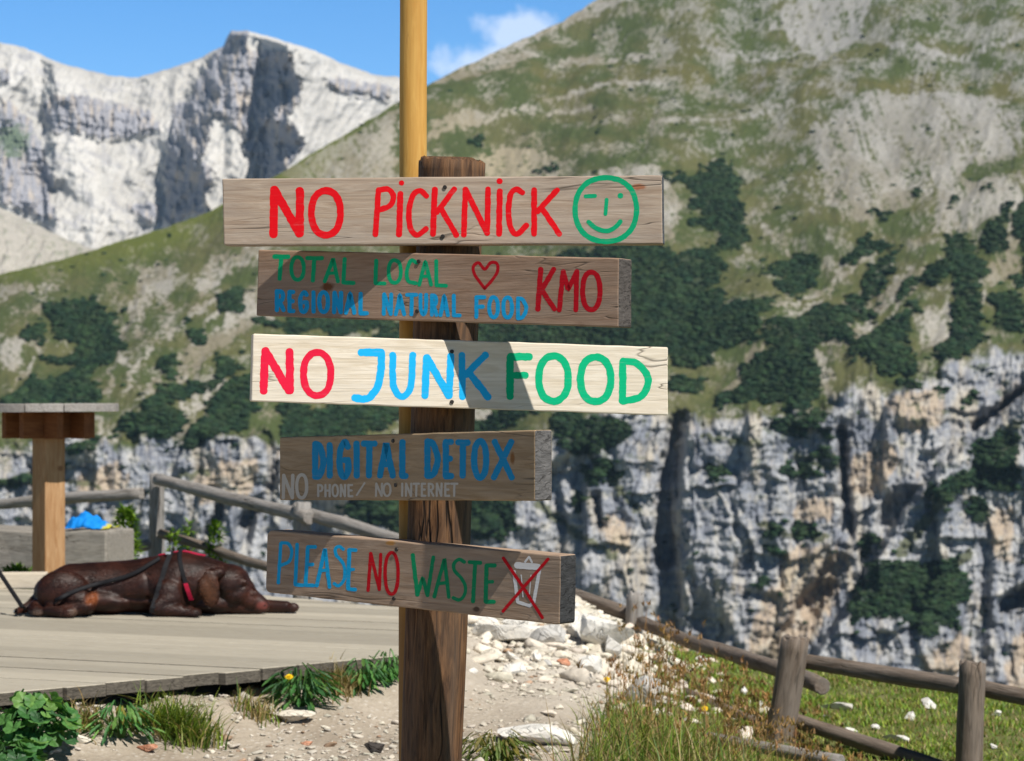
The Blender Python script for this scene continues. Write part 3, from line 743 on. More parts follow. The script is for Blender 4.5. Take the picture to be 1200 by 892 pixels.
BOARDS = []
class Board:
    def __init__(s, i):
        s.i = i; th, t = SGN['th'][i], SGN['t'][i]
        s.t = t; s.a = np.array([math.cos(th), math.sin(th)]); s.n = np.array([math.sin(th), -math.cos(th)])
        c = np.array(CORN[i]); yc = c[:, 1].mean()
        s.q = np.array([post_x(yc), DS]) + s.n * (.065 + t + SGN['g'][i])
        s.z0 = zrow(yc, s.q[1])
        s.M = Matrix(((s.a[0], -s.n[0], 0, s.q[0]), (s.a[1], -s.n[1], 0, s.q[1]), (0, 0, 1, s.z0), (0, 0, 0, 1)))
    def loc(s, p):
        """pixel -> position on the board's face (along, up)"""
        dx, dz = (p[0] - 600) / FPX, (HOR - p[1]) / FPX
        k = (s.n @ s.q) / (s.n[0] * dx + s.n[1])
        w = np.array([dx * k, k])
        return float((w - s.q) @ s.a), float(EYE + dz * k - s.z0)
    def scale(s, p):
        a = s.loc(p); b = s.loc((p[0], p[1] + 1)); return abs(a[1] - b[1])

def mat_end(name, c):
    n = NT(name); co = n.coord()
    rg = n.noise(n.mapping(co, (1, 14, 40)), 2.2, 4, .6, 1.5)
    col = n.mix(n.ramp(rg, [(.35, 0.), (.65, 1.)]), tuple(x * .7 for x in c), tuple(x * 1.35 for x in c))
    ck = n.math('ABSOLUTE', n.math('SUBTRACT', n.noise(n.mapping(co, (1, 5, 22)), 2.5, 3, .5, .6), .5))
    col = n.mix(n.ramp(ck, [(0., .85), (.018, 0.)]), col, tuple(x * .2 for x in c))
    n.bump(rg, .5, .004)
    return n.fin(col, .9, .1)

def build_board(b, mat, corner_r=None, end=None):
    c = [b.loc(p) for p in CORN[b.i]]                        # TL TR BR BL
    # outline polygon, corners slightly worn, long edges very slightly uneven
    out = []
    rs = corner_r or [.004] * 4
    for k in range(4):
        P0, P1, P2 = (np.array(c[(k - 1) % 4]), np.array(c[k]), np.array(c[(k + 1) % 4]))
        e0 = (P0 - P1) / np.linalg.norm(P0 - P1); e1 = (P2 - P1) / np.linalg.norm(P2 - P1); r = rs[k]
        for t in np.linspace(0, 1, 5):
            out.append((1 - t) ** 2 * (P1 + e0 * r) + 2 * t * (1 - t) * P1 + t * t * (P1 + e1 * r))
        L_ = np.linalg.norm(P2 - P1); m_ = max(2, int(L_ / .02))
        nn = np.array([e1[1], -e1[0]])
        for t in np.linspace(0, 1, m_ + 2)[1:-1]:
            out.append(P1 + e1 * (r + t * (L_ - r - rs[(k + 1) % 4])) + nn * .0011 * fbm(np.array(t * L_ * 14 + 9 * k), np.array(b.i * 3.1), 3, 5))
    out = np.array(out); cen = out.mean(0); N = len(out)
    bv = .0028
    def inset(dist):
        nx_ = np.roll(out, -1, 0) - np.roll(out, 1, 0); nx_ /= np.linalg.norm(nx_, axis=1)[:, None]
        nrm = np.stack([nx_[:, 1], -nx_[:, 0]], 1)
        if ((out - cen) * nrm).sum() < 0: nrm = -nrm
        return out - nrm * dist
    rings = [(inset(bv), 0), (inset(bv * .3), bv * .3), (inset(0), bv), (inset(0), b.t - bv), (inset(bv), b.t)]
    v, f = [], []
    for o_, y in rings:
        v += [(p[0], y, p[1]) for p in o_]
    for r in range(len(rings) - 1):
        for j in range(N):
            k = (j + 1) % N; f.append((r * N + j, r * N + k, (r + 1) * N + k, (r + 1) * N + j))
    f.append(list(range(N))[::-1]); f.append(list(range((len(rings) - 1) * N, len(rings) * N)))
    me = mesh('sign_board', v, f)
    bm = bmesh.new(); bm.from_mesh(me); bmesh.ops.recalc_face_normals(bm, faces=bm.faces); bm.to_mesh(me); bm.free()
    me.materials.append(mat); me.materials.append(end or mat)
    nr_ = np.zeros(len(me.polygons) * 3); me.polygons.foreach_get('normal', nr_)
    me.polygons.foreach_set('material_index', (np.abs(nr_.reshape(-1, 3)[:, 0]) > .8).astype(np.int32))
    return link('sign_board', me, None, signpost, b.M)

# stroke lettering: every letter is brush strokes with round ends on the board's face
FONT = {
 'A': [[(0, 1), (.5, 0), (1, 1)], [(.2, .64), (.8, .64)]], 'D': [[(.02, 0), (.02, 1)], [(.02, .01), (.55, .08), (.98, .5), (.6, .93), (.02, 1)]],
 'E': [[(.05, 0), (.05, 1)], [(.05, .01), (.95, .01)], [(.05, .49), (.8, .49)], [(.05, .99), (.98, .99)]], 'F': [[(.05, 0), (.05, 1)], [(.05, .01), (.98, .01)], [(.05, .48), (.8, .48)]],
 'G': [[(.92, .14), (.6, 0), (.15, .2), (.02, .55), (.2, .92), (.6, 1), (.93, .82), (.93, .52)], [(.55, .52), (.95, .52)]], 'H': [[(.03, 0), (.03, 1)], [(.95, 0), (.95, 1)], [(.03, .5), (.95, .5)]],
 'I': [[(.5, 0), (.5, 1)]], 'L': [[(.08, 0), (.05, 1)], [(.05, 1), (.98, 1)]], 'N': [[(.0, 1), (.05, 0)], [(.05, 0), (.93, 1)], [(.93, 1), (.98, 0)]],
 'O': 'O', 'P': [[(.05, 0), (.05, 1)], [(.05, .02), (.7, .05), (.95, .28), (.7, .52), (.05, .56)]], 'R': [[(.05, 0), (.05, 1)], [(.05, .02), (.7, .05), (.92, .26), (.7, .48), (.05, .52)], [(.4, .52), (1, 1)]],
 'S': [[(.95, .12), (.5, 0), (.08, .2), (.4, .46), (.9, .72), (.6, 1), (.05, .9)]], 'T': [[(0, .01), (1, .01)], [(.52, .01), (.48, 1)]], 'U': [[(0, 0), (.04, .7), (.48, 1), (.92, .7), (.98, 0)]],
 'X': [[(.05, 0), (1, 1)], [(.98, 0), (0, 1)]], '/': [[(1, 0), (0, 1)]],
}
def cr(pts, n=7, closed=False):
    p = np.array(pts, float)
    if len(p) == 2 and not closed: return p
    if closed: q = np.concatenate([p[-1:], p, p[:2]])
    else: q = np.concatenate([[2 * p[0] - p[1]], p, [2 * p[-1] - p[-2]]])
    out = []
    for i in range(1, len(q) - 2):
        for t in np.linspace(0, 1, n, endpoint=False):
            out.append(.5 * (2 * q[i] + (q[i + 1] - q[i - 1]) * t + (2 * q[i - 1] - 5 * q[i] + 4 * q[i + 1] - q[i + 2]) * t * t + (3 * q[i] - q[i - 1] - 3 * q[i + 1] + q[i + 2]) * t ** 3))
    if not closed: out.append(q[-2])
    else: out.append(out[0])
    return np.array(out)
ANG = {'A', 'E', 'F', 'H', 'I', 'L', 'N', 'T', 'X', '/', 'K', 'M', 'W', 'V'}

class Paint:
    """collects brush strokes on one board into one mesh"""
    def __init__(s, b): s.b = b; s.v = []; s.f = []; s.k = 0
    def stroke(s, pts, w, smooth=True, closed=False):
        p = cr(pts, closed=closed) if smooth and len(pts) > 2 else np.array(pts, float)
        # resample
        sg = np.linalg.norm(np.diff(p, axis=0), axis=1); L_ = sg.sum(); m_ = max(3, int(L_ / 1.1)); cum = np.concatenate([[0], np.cumsum(sg)])
        tt = np.linspace(0, L_, m_)
        p = np.stack([np.interp(tt, cum, p[:, 0]), np.interp(tt, cum, p[:, 1])], 1)
        tn = np.gradient(p, axis=0)
        if closed:
            tn[0] = tn[-1] = p[1] - p[-2]
        tn /= np.linalg.norm(tn, axis=1)[:, None] + 1e-9; nn = np.stack([-tn[:, 1], tn[:, 0]], 1)
        sd = len(s.v) * .13 + s.b.i * 5
        w1 = w / 2 * (1 + .20 * fbm(tt / 8 + sd, tt * 0, 4, 7, .6)); w2 = w / 2 * (1 + .20 * fbm(tt / 8 + sd, tt * 0 + 5, 4, 8, .6))
        y = -.00015 - .00006 * (s.k % 5); s.k += 1
        def add(q):
            u, z = s.b.loc(q); s.v.append((u, y, z)); return len(s.v) - 1
        Lf = [add(a) for a in p + nn * w1[:, None]]; Rt = [add(a) for a in p - nn * w2[:, None]]
        for i in range(m_ - 1): s.f.append((Lf[i], Lf[i + 1], Rt[i + 1], Rt[i]))
        if not closed:
            for e, sg_, ws in ((0, -1, (w1[0], w2[0])), (m_ - 1, 1, (w1[-1], w2[-1]))):
                arc = []
                for a in np.linspace(0, np.pi, 8)[1:-1]:
                    r = ws[0] * (1 - a / np.pi) + ws[1] * a / np.pi
                    arc.append(add(p[e] + (nn[e] * math.cos(a) + sg_ * tn[e] * math.sin(a) * .9) * r))
                s.f.append([Lf[e]] + arc + [Rt[e]])
    def dot(s, x, y, r):
        s.stroke([(x - r * .15, y), (x + r * .15, y)], 2 * r)
    def ell(s, x, y, rx, ry, w, n=16, tilt=0.):
        t = np.linspace(0, 2 * np.pi, n, endpoint=False)
        sq = 1 + .035 * np.sin(2 * t) ** 2
        s.stroke(np.stack([x + rx * np.cos(t) * sq - tilt * ry * np.sin(t), y + ry * np.sin(t) * sq], 1).tolist(), w, True, True)
    def letter(s, ch, x0, y0, x1, y1, w):
        if ch == 'I': x0, x1 = x0 - .01, x1
        g = FONT[ch]
        if g == 'O':
            s.ell((x0 + x1) / 2, (y0 + y1) / 2, (x1 - x0) / 2 - w / 2, (y1 - y0) / 2 - w / 2, w); return
        h = w / 2
        for st in g:
            s.stroke([(x0 + h + (x1 - x0 - w) * a, y0 + h + (y1 - y0 - w) * b) for a, b in st], w, ch not in ANG)
    def word(s, spec, w):
        for ch, x0, y0, x1, y1 in spec: s.letter(ch, x0, y0, x1, y1, w)
    def cut(s, name, mat, parent):
        s.build(name, mat, parent); s.v = []; s.f = []
    def build(s, name, mat, parent):
        me = mesh(name, s.v, s.f)
        bm = bmesh.new(); bm.from_mesh(me)
        for f in bm.faces:
            if f.normal.y > 0: f.normal_flip()
        bm.to_mesh(me); bm.free()
        return link(name, me, mat, parent, s.b.M)

m_screw = mat_plain('screw_steel', (.045, .038, .033), .5, .4, .6)
def screws(b, parent, pts):
    for (x, y) in pts:
        u, z = b.loc((x, y))
        me = log_mesh('screw', .007, .0042, .0042, seg=14, rings=2, knobs=0)
        link('screw', me, m_screw, parent, b.M @ Matrix.Translation((u, .0045, z)) @ Matrix.Rotation(R(90), 4, 'X'))

RED1 = mat_paint('red_paint', (.70, .004, .010)); GRN1 = mat_paint('green_paint', (.002, .34, .15)); BLU1 = mat_paint('blue_paint', (.008, .33, .66)); DRED = mat_paint('dark_red_paint', (.42, .004, .012))
RED3 = mat_paint('pink_red_paint', (.74, .012, .05)); GRN3 = mat_paint('emerald_paint', (.001, .42, .19)); BLU3 = mat_paint('sky_blue_paint', (.012, .42, .82))
BLU4 = mat_paint('deep_blue_paint', (.003, .24, .50)); GRY4 = mat_paint('grey_paint', (.50, .46, .41), .7); BLU5 = mat_paint('bright_blue_paint', (.006, .36, .70)); GRN5 = mat_paint('dark_green_paint', (.002, .25, .10)); RED5 = mat_paint('crimson_paint', (.50, .003, .010)); WHT5 = mat_paint('white_paint', (.68, .67, .68), .6)

# --- board 1: NO PICKNICK and a winking face
b = Board(0)
k1 = [b.loc(p) for p in ((300, 212), (640, 283), (756, 222))]
bo = build_board(b, mat_wood('board_wood_silvered', (.31, .22, .155), (.45, .355, .275), axis='x', seed=1.3, grey=(.31, .275, .245), knots=((*b.loc((748, 219)), .02, .008, (.30, .12, .06)),)), end=mat_end('end_grain_slate', (.085, .09, .10)))
bo['label'] = 'silvered board painted with a picnic ban and a winking face'
p = Paint(b); w = 9.6
p.stroke([(320.5, 275), (321.2, 222)], w); p.stroke([(321.5, 222), (351, 274)], w); p.stroke([(351.5, 274), (351.5, 223.5)], w)
p.ell(382, 249.5, 17, 26, 8.2)
p.cut('lettering', RED1, bo)
w = 6.6
p.stroke([(440, 275), (443.6, 222.5)], w); p.stroke([(443.6, 223), (455, 222), (461, 230), (457, 241), (443, 246.5)], w)
p.stroke([(467.6, 275), (469.3, 227)], 7.2); p.dot(470.5, 214.5, 3.1)
p.stroke([(500, 230), (492.5, 223.5), (484, 229), (479.3, 247), (481, 267), (489, 275.5), (499.5, 268)], w)
p.stroke([(507.5, 274.5), (509.5, 222)], 7); p.stroke([(532.5, 221.5), (512, 249)], 6.6); p.stroke([(517, 245), (535, 275.5)], 6.8)
p.stroke([(543.5, 275.5), (545.5, 222)], 6.8); p.stroke([(545.5, 222), (571, 273.5)], 6.8); p.stroke([(571, 273.5), (572, 221.5)], 6.6)
p.stroke([(584.8, 274.5), (585.7, 224)], 7); p.dot(585.5, 212.5, 3.4)
p.stroke([(612.5, 226), (605, 222), (598, 229), (596, 250), (599, 268), (606, 274.5), (617, 264)], 6.6)
p.stroke([(626, 274.5), (626, 222.5)], 6.8); p.stroke([(653, 222.5), (630, 248)], 6.6); p.stroke([(635, 244), (655.5, 274.5)], 6.8)
p.build('lettering', RED1, bo)
p = Paint(b)
p.ell(710, 245.7, 36.0, 37.4, 6.3, 20)
p.stroke([(686, 230.2), (697.5, 229.6)], 4.6); p.dot(727, 229.5, 3.3); p.stroke([(711, 234), (709.6, 251)], 4.6)
p.stroke([(689.5, 260), (699, 267.7), (712, 270.7), (722, 265.5), (727.2, 259.5)], 5.4)
p.build('winking_face', GRN1, bo)
screws(b, bo, [(521.5, 219.5), (519, 277)])

# --- board 2: TOTAL LOCAL heart KMO / REGIONAL NATURAL FOOD
b = Board(1)
bo = build_board(b, mat_wood('board_wood_brown', (.25, .15, .095), (.37, .25, .175), axis='x', seed=4.1, grey=(.24, .19, .155), knots=((*b.loc((384, 336)), .020, .011, (.13, .05, .02)),)), end=mat_end('end_grain_brown', (.085, .075, .07)))
bo['label'] = 'brown board painted with total local, a red heart and KMO'
p = Paint(b); w = 5.0
p.stroke([(321.5, 300.8), (338, 301)], 5.4); p.stroke([(329.8, 301), (327.6, 327)], w)
p.ell(348.7, 314.7, 7.3, 13.3, 4.6)
p.stroke([(360, 302.6), (377.5, 302.8)], w); p.stroke([(368.6, 303), (366.6, 329)], w)
p.stroke([(380.5, 330), (390.5, 303), (396, 330)], 4.8, False); p.stroke([(384, 320.5), (394, 320)], 4)
p.stroke([(404, 303.5), (402.4, 331)], 5); p.stroke([(402.4, 331.2), (414.5, 331.8)], 5)
p.cut('lettering', GRN1, bo)
p.stroke([(441, 305.5), (440, 331.5)], 5); p.stroke([(440, 332), (451, 332.4)], 4.6)
p.ell(462.6, 318.2, 7.2, 13.3, 4.6)
p.stroke([(488.5, 308), (482, 305.3), (477.3, 316), (478, 329), (487.5, 332)], 4.6)
p.stroke([(491.3, 334), (498.5, 306.5), (505.5, 334)], 4.6, False); p.stroke([(494.5, 324), (503, 324)], 3.8)
p.stroke([(511.3, 306), (511.5, 334)], 4.8); p.stroke([(511.5, 334.3), (523, 335)], 4.6)
p.build('lettering', GRN1, bo)
p = Paint(b)
for a_, x0, x1, y0 in (('R', 321.5, 335, 338.5), ('E', 336.5, 346.8, 339.5), ('G', 349, 362.8, 340), ('I', 364.5, 370.5, 340), ('O', 371.5, 387, 340), ('N', 389, 402.6, 340.5), ('A', 402.8, 418, 341), ('L', 419.5, 433, 341.5)):
    p.letter(a_, x0, y0, x1, y0 + 27.8 + (x1 - 330) * .006, 5.2)
p.cut('lettering', BLU1, bo)
for a_, x0, x1, y0 in (('N', 447.5, 461, 342.5), ('A', 461.5, 476, 343), ('T', 474.5, 490.5, 343), ('U', 490.5, 502, 343), ('R', 503.5, 514, 343.5), ('A', 514, 527.5, 344), ('L', 529, 541.5, 344)):
    p.letter(a_, x0, y0, x1, y0 + 28, 4.7)
p.cut('lettering', BLU1, bo)
for a_, x0, x1, y0 in (('F', 555.5, 570.5, 345.8), ('O', 571, 586, 346), ('O', 587.5, 602.5, 346.3), ('D', 604.5, 619.5, 347)):
    p.letter(a_, x0, y0, x1, y0 + 28.3, 4.8)
p.build('lettering', BLU1, bo)
p = Paint(b)
p.stroke([(633.7, 315.5), (630.4, 362.5)], 6.2); p.stroke([(649, 315.5), (633, 343)], 6); p.stroke([(634.5, 339), (650, 362.5)], 6)
p.stroke([(655.5, 363.5), (660, 318)], 5.8); p.stroke([(660, 318), (666, 339), (676, 318)], 5.6, False); p.stroke([(676, 318), (675, 363.5)], 5.8)
p.ell(693, 341, 10.2, 22, 6)
p.build('lettering', DRED, bo)
p = Paint(b)
p.stroke([(568, 338), (557, 323), (554.6, 313), (561, 308), (568, 315.5), (575, 308), (582.3, 309), (583, 318), (577, 328), (568, 338)], 3.7)
p.build('heart', DRED, bo)
screws(b, bo, [(491, 306.5), (489, 365)])

# --- board 3: NO JUNK FOOD
b = Board(2)
bo = build_board(b, mat_wood('board_wood_pale', (.60, .51, .39), (.76, .68, .57), (.07, .05, .035), 'x', 7.7, 1., (.62, .56, .47), crackamt=.8))
bo['label'] = 'pale new timber board painted with a junk food ban'
p = Paint(b)
p.stroke([(308.8, 458.5), (310.8, 411)], 9.4); p.stroke([(311, 411), (338.5, 458)], 9.4); p.stroke([(339.8, 458), (339.4, 412)], 9.4)
p.ell(371.7, 438.3, 16, 25.3, 8.2)
p.build('lettering', RED3, bo)
p = Paint(b)
p.stroke([(423, 413), (447, 413.3)], 9); p.stroke([(447, 414), (446.5, 432), (443, 452), (434.5, 464.5), (426, 467.8), (415.5, 466)], 8.8)
p.stroke([(460.2, 416), (461.2, 452), (471, 465), (481.3, 453), (483.6, 416)], 8)
p.stroke([(498, 464), (500, 419)], 8.6); p.stroke([(500.3, 419), (526, 464)], 8.6); p.stroke([(526.4, 464), (528.3, 417)], 8.4)
p.stroke([(542, 465.5), (541.2, 416)], 8); p.stroke([(569, 416), (546, 439)], 8.2); p.stroke([(549, 436), (572, 465.5)], 8.4)
p.build('lettering', BLU3, bo)
p = Paint(b)
p.stroke([(597.6, 465), (597.8, 418.5)], 8.8); p.stroke([(598, 418), (620.5, 418.2)], 9); p.stroke([(598, 440), (616, 440)], 8)
p.ell(648.7, 443.7, 17.2, 26.5, 8.6); p.ell(698, 444.5, 17.8, 26, 8.6)
p.stroke([(729.8, 423.5), (729.6, 470)], 8.6); p.stroke([(730, 423.5), (746.5, 426), (759.5, 444), (752, 464), (730, 470.5)], 8.4)
p.build('lettering', GRN3, bo)
screws(b, bo, [(529.5, 412), (529.5, 471)])

# --- board 4: DIGITAL DETOX / NO PHONE // NO INTERNET
b = Board(3)
bo = build_board(b, mat_wood('board_wood_mid_brown', (.28, .185, .10), (.42, .305, .195), axis='x', seed=11.2, grey=(.24, .19, .135), knots=((*b.loc((600.5, 537)), .009, .0145, (.20, .09, .03)),)), end=mat_end('end_grain_grey', (.115, .11, .11)))  # the board's own mid-brown wood
bo['label'] = 'short thick board painted with digital detox in deep blue'
p = Paint(b)
for a_, x0, x1, y0, y1 in (('D', 365.5, 383, 516.5, 562.5), ('I', 383, 390, 517.5, 561.5), ('G', 394, 412.5, 514.5, 562.5), ('I', 414, 422, 516, 561.5), ('T', 422.5, 443, 516, 561.5), ('A', 441.5, 464, 516, 561.5), ('L', 467.5, 479.5, 514.5, 561.5)):
    p.letter(a_, x0, y0, x1, y1, 7.4)
p.cut('lettering', BLU4, bo)
for a_, x0, x1, y0, y1 in (('D', 497, 517, 513.5, 561.5), ('E', 518.5, 533, 514, 562), ('T', 533, 552, 514.5, 561.5), ('O', 552, 573.5, 513.5, 563.5), ('X', 575, 603.5, 514, 563.5)):
    p.letter(a_, x0, y0, x1, y1, 7.4)
p.build('lettering', BLU4, bo)
p = Paint(b)
for a_, x0, x1, y0, y1, w in (('N', 330, 345.5, 555, 586, 4), ('O', 346, 361.5, 554.5, 586, 3.9)): p.letter(a_, x0, y0, x1, y1 - .5, w)
p.cut('lettering', GRY4, bo)
for a_, x0, x1 in (('P', 371.5, 379.5), ('H', 380, 388), ('O', 388.5, 397.5), ('N', 398, 406), ('E', 407, 414.5)): p.letter(a_, x0, 567, x1, 583, 2.6)
p.cut('lettering', GRY4, bo)
p.letter('/', 417, 565, 428.5, 581.5, 2.2)
p.cut('slash', GRY4, bo)
for a_, x0, x1 in (('N', 439.5, 449.2), ('O', 448.4, 459), ('I', 469, 474), ('N', 474.5, 483.5), ('T', 483.5, 492.5), ('E', 493, 500), ('R', 501, 509.5), ('N', 510.5, 519), ('E', 520.5, 528), ('T', 527.5, 537.5)): p.letter(a_, x0, 565.5, x1, 582.5, 2.6)
p.build('lettering', GRY4, bo)
screws(b, bo, [(461, 516.8), (464, 568.5)])

# --- board 5: PLEASE NO WASTE and a crossed-out bin
b = Board(4)
bo = build_board(b, mat_wood('board_wood_tan', (.28, .185, .12), (.42, .30, .215), axis='x', seed=15.4, grey=(.20, .17, .145), knots=((*b.loc((458, 636.5)), .016, .006, (.34, .17, .05)), (*b.loc((558, 714)), .012, .006, (.10, .06, .04)))), [.016, .006, .008, .013], end=mat_end('end_grain_dark', (.042, .042, .044)))
bo['label'] = 'thick tan board painted with a waste ban and a crossed-out bin'
p = Paint(b)
p.stroke([(329.2, 637), (326.2, 683)], 4); p.stroke([(330, 636.3), (338, 637.3), (342, 646.7), (339, 657.5), (328.6, 663)], 4)
p.stroke([(348.3, 638), (346.2, 684.5)], 4.4); p.stroke([(346.2, 685), (355, 686)], 4.4)
p.stroke([(361, 641), (358.2, 685)], 4.6); p.stroke([(361, 641), (369.5, 641)], 4.4); p.stroke([(359.6, 662), (366.5, 661.5)], 4.2); p.stroke([(358.4, 685.8), (367.5, 686.2)], 4.4)
p.stroke([(371.3, 686.3), (381, 643), (386.3, 688)], 4.6, False); p.stroke([(375.5, 669), (384, 668)], 4)
p.stroke([(402.5, 644), (397.5, 640.5), (393, 643.5), (394.5, 651), (401, 658.5), (404, 667), (403.3, 679), (397, 686.5), (391.5, 684)], 4)
p.stroke([(409.5, 644.5), (408, 690)], 4.8); p.stroke([(409.6, 644.3), (417, 644.8)], 4.6); p.stroke([(408.5, 668), (414.5, 667.5)], 4.2); p.stroke([(408.3, 690.3), (416.5, 691)], 4.6)
p.build('lettering', BLU5, bo)
p = Paint(b)
p.stroke([(431.4, 692), (434.5, 648.5)], 3.9); p.stroke([(434.5, 648.5), (444.6, 691)], 3.9); p.stroke([(444.7, 691), (446.3, 649.5)], 3.8); p.ell(459, 672, 7.6, 24.3, 4)
p.build('lettering', RED5, bo)
p = Paint(b)
p.stroke([(483.8, 650.5), (489.2, 697)], 4.9); p.stroke([(489.2, 697), (495.3, 677), (501, 698)], 4.6, False); p.stroke([(501, 698), (507.8, 653)], 4.4)
p.stroke([(509, 699.3), (521, 655), (526, 700)], 4.4, False); p.stroke([(513.5, 684), (524, 683)], 4)
p.stroke([(544.3, 658.8), (538, 655.7), (532.3, 660.3), (532.5, 668.5), (540.6, 677.7), (545.3, 687), (544.2, 697.5), (538, 703.2), (531, 700.5)], 4.2)
p.stroke([(550, 658.8), (563, 659.6)], 4.8); p.stroke([(557, 660), (554.4, 705)], 4.8)
p.stroke([(570.2, 663), (569.2, 705)], 5); p.stroke([(570.3, 662.6), (580, 662.8)], 4.8); p.stroke([(570, 682.3), (577.2, 681.9)], 4.2); p.stroke([(569.3, 705.3), (579, 705.4)], 4.8)
p.build('lettering', GRN5, bo)
p = Paint(b)
p.stroke([(606, 662.5), (631, 664.5)], 7.5); p.stroke([(615.5, 658.5), (620, 652.2), (623.4, 659)], 2.4, False)
p.stroke([(602.5, 670), (606.6, 705.5), (621, 710)], 4, False); p.stroke([(632.5, 667), (625.6, 706), (620.5, 710)], 4, False)
p.stroke([(611, 674), (613, 699.5)], 1.3); p.stroke([(622.3, 674), (620.3, 699.5)], 1.3)
p.build('waste_bin_drawing', WHT5, bo)
p = Paint(b); p.k = 7
p.stroke([(590, 654), (613, 688), (635.8, 724)], 3.7); p.stroke([(642.5, 655.2), (614, 688), (589.5, 716.5)], 3.7)
for i_, q in enumerate(p.v): p.v[i_] = (q[0], q[1] - .0004, q[2])
p.build('red_cross', RED5, bo)
screws(b, bo, [(465, 644), (462, 701.5)])

# ------------------------------------------------------------------ yellow pole behind the signpost
pole_d = DS + .09
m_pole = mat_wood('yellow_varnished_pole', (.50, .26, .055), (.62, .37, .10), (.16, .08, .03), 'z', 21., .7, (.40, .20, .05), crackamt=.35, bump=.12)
xp = (483 - 600) / FPX * pole_d
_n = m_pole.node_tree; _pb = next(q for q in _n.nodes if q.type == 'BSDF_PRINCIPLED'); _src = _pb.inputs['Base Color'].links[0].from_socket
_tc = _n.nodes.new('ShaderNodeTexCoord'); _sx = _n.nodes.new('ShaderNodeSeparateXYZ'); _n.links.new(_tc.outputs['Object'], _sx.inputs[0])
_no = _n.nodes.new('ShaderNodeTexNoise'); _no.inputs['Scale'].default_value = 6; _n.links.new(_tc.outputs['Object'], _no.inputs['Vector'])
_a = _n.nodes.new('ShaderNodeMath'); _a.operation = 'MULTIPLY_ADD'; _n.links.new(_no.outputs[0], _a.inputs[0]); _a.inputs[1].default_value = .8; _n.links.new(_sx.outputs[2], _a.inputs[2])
_r = _n.nodes.new('ShaderNodeMapRange'); _n.links.new(_a.outputs[0], _r.inputs[0]); _r.inputs[1].default_value = 1.25; _r.inputs[2].default_value = 1.95; _r.inputs[3].default_value = .8; _r.inputs[4].default_value = 0  # lower pole browned: weathering, with shade put into the colour too
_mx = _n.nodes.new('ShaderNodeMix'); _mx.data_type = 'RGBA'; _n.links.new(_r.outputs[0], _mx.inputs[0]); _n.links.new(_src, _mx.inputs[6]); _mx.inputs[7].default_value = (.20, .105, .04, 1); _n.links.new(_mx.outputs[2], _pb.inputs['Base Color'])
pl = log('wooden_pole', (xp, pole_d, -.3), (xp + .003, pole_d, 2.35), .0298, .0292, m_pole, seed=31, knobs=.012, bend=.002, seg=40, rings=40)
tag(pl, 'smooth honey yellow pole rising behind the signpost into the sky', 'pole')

# ------------------------------------------------------------------ the timber deck
def onz(x, y, z):
    d = (EYE - z) * FPX / (y - HOR)
    return Vector(((x - 600) / FPX * d, d, z))
DZ = .19
f0, f1 = onz(0, 812, DZ), onz(467, 768, DZ)
fd = (f1 - f0).normalized()
fL = f0 - fd * 1.6
fR = f0 + (f1 - f0) * 1.13
bR, bM, bL = onz(514, 716, DZ), onz(309, 698, DZ), onz(12, 690.5, DZ)
bLL = bL + (bL - bM) * .9
deck_poly = [fL.xy, fR.xy, bR.xy, bM.xy, bL.xy, bLL.xy]
q0, q1 = onz(0, 732.7, DZ), onz(466, 752.5, DZ)
pdv = (q1 - q0).xy.normalized(); pnv = Vector((-pdv.y, pdv.x))
def clip(poly, n_, c):
    out = []
    for a, b_ in zip(poly, poly[1:] + poly[:1]):
        da, db = a.dot(n_) - c, b_.dot(n_) - c
        if da >= 0: out.append(a)
        if da * db < 0: out.append(a + (b_ - a) * (da / (da - db)))
    return out
deck = empty('wooden_deck', (f0.x, f0.y, 0)); tag(deck, 'low weathered grey timber deck of long planks under the resting dog', 'deck')
bm = bmesh.new(); rl = bm.faces.layers.float.new('rnd'); PW = .131
cs = [p.dot(pnv) for p in deck_poly]
for k in range(int(math.floor(min(cs) / PW)), int(math.ceil(max(cs) / PW))):
    c0 = k * PW + .0045 + random.uniform(-.0012, .0012); c1 = (k + 1) * PW - .0045 + random.uniform(-.0012, .0012)
    # a plank is clipped against the outline strip by strip (the outline is slightly concave, so clip the strip out of it)
    pg = clip(clip(list(deck_poly), pnv, c0), -pnv, -c1)
    if len(pg) < 3: continue
    jag = random.uniform(-.010, .010)
    pg = [p + pdv * jag for p in pg]
    zt_ = DZ + random.uniform(-.0022, .0022)
    bv = .003
    cen = sum(pg, Vector((0, 0))) / len(pg)
    lev = []
    for inset_, z_ in ((bv, zt_), (0, zt_ - bv), (0, zt_ - .040)):
        ring = []
        for p in pg:
            o_ = (p - cen); w_ = o_.dot(pnv); sgn = 1 if w_ > 0 else -1
            ring.append(bm.verts.new((p.x - pnv.x * sgn * inset_ - pdv.x * inset_ * (1 if o_.dot(pdv) > 0 else -1), p.y - pnv.y * sgn * inset_ - pdv.y * inset_ * (1 if o_.dot(pdv) > 0 else -1), z_)))
        lev.append(ring)
    rv = random.random(); N = len(pg)
    fs = [bm.faces.new(lev[0]), bm.faces.new(lev[2][::-1])]
    for r_ in (0, 1):
        for j in range(N): fs.append(bm.faces.new((lev[r_][j], lev[r_ + 1][j], lev[r_ + 1][(j + 1) % N], lev[r_][(j + 1) % N])))
    for f in fs: f[rl] = rv
bmesh.ops.recalc_face_normals(bm, faces=bm.faces)
ang = math.atan2(pdv.y, pdv.x)
Mdk = Matrix.Translation((f0.x, f0.y, 0)) @ Matrix.Rotation(ang, 4, 'Z')
bmesh.ops.transform(bm, matrix=Mdk.inverted(), verts=bm.verts)
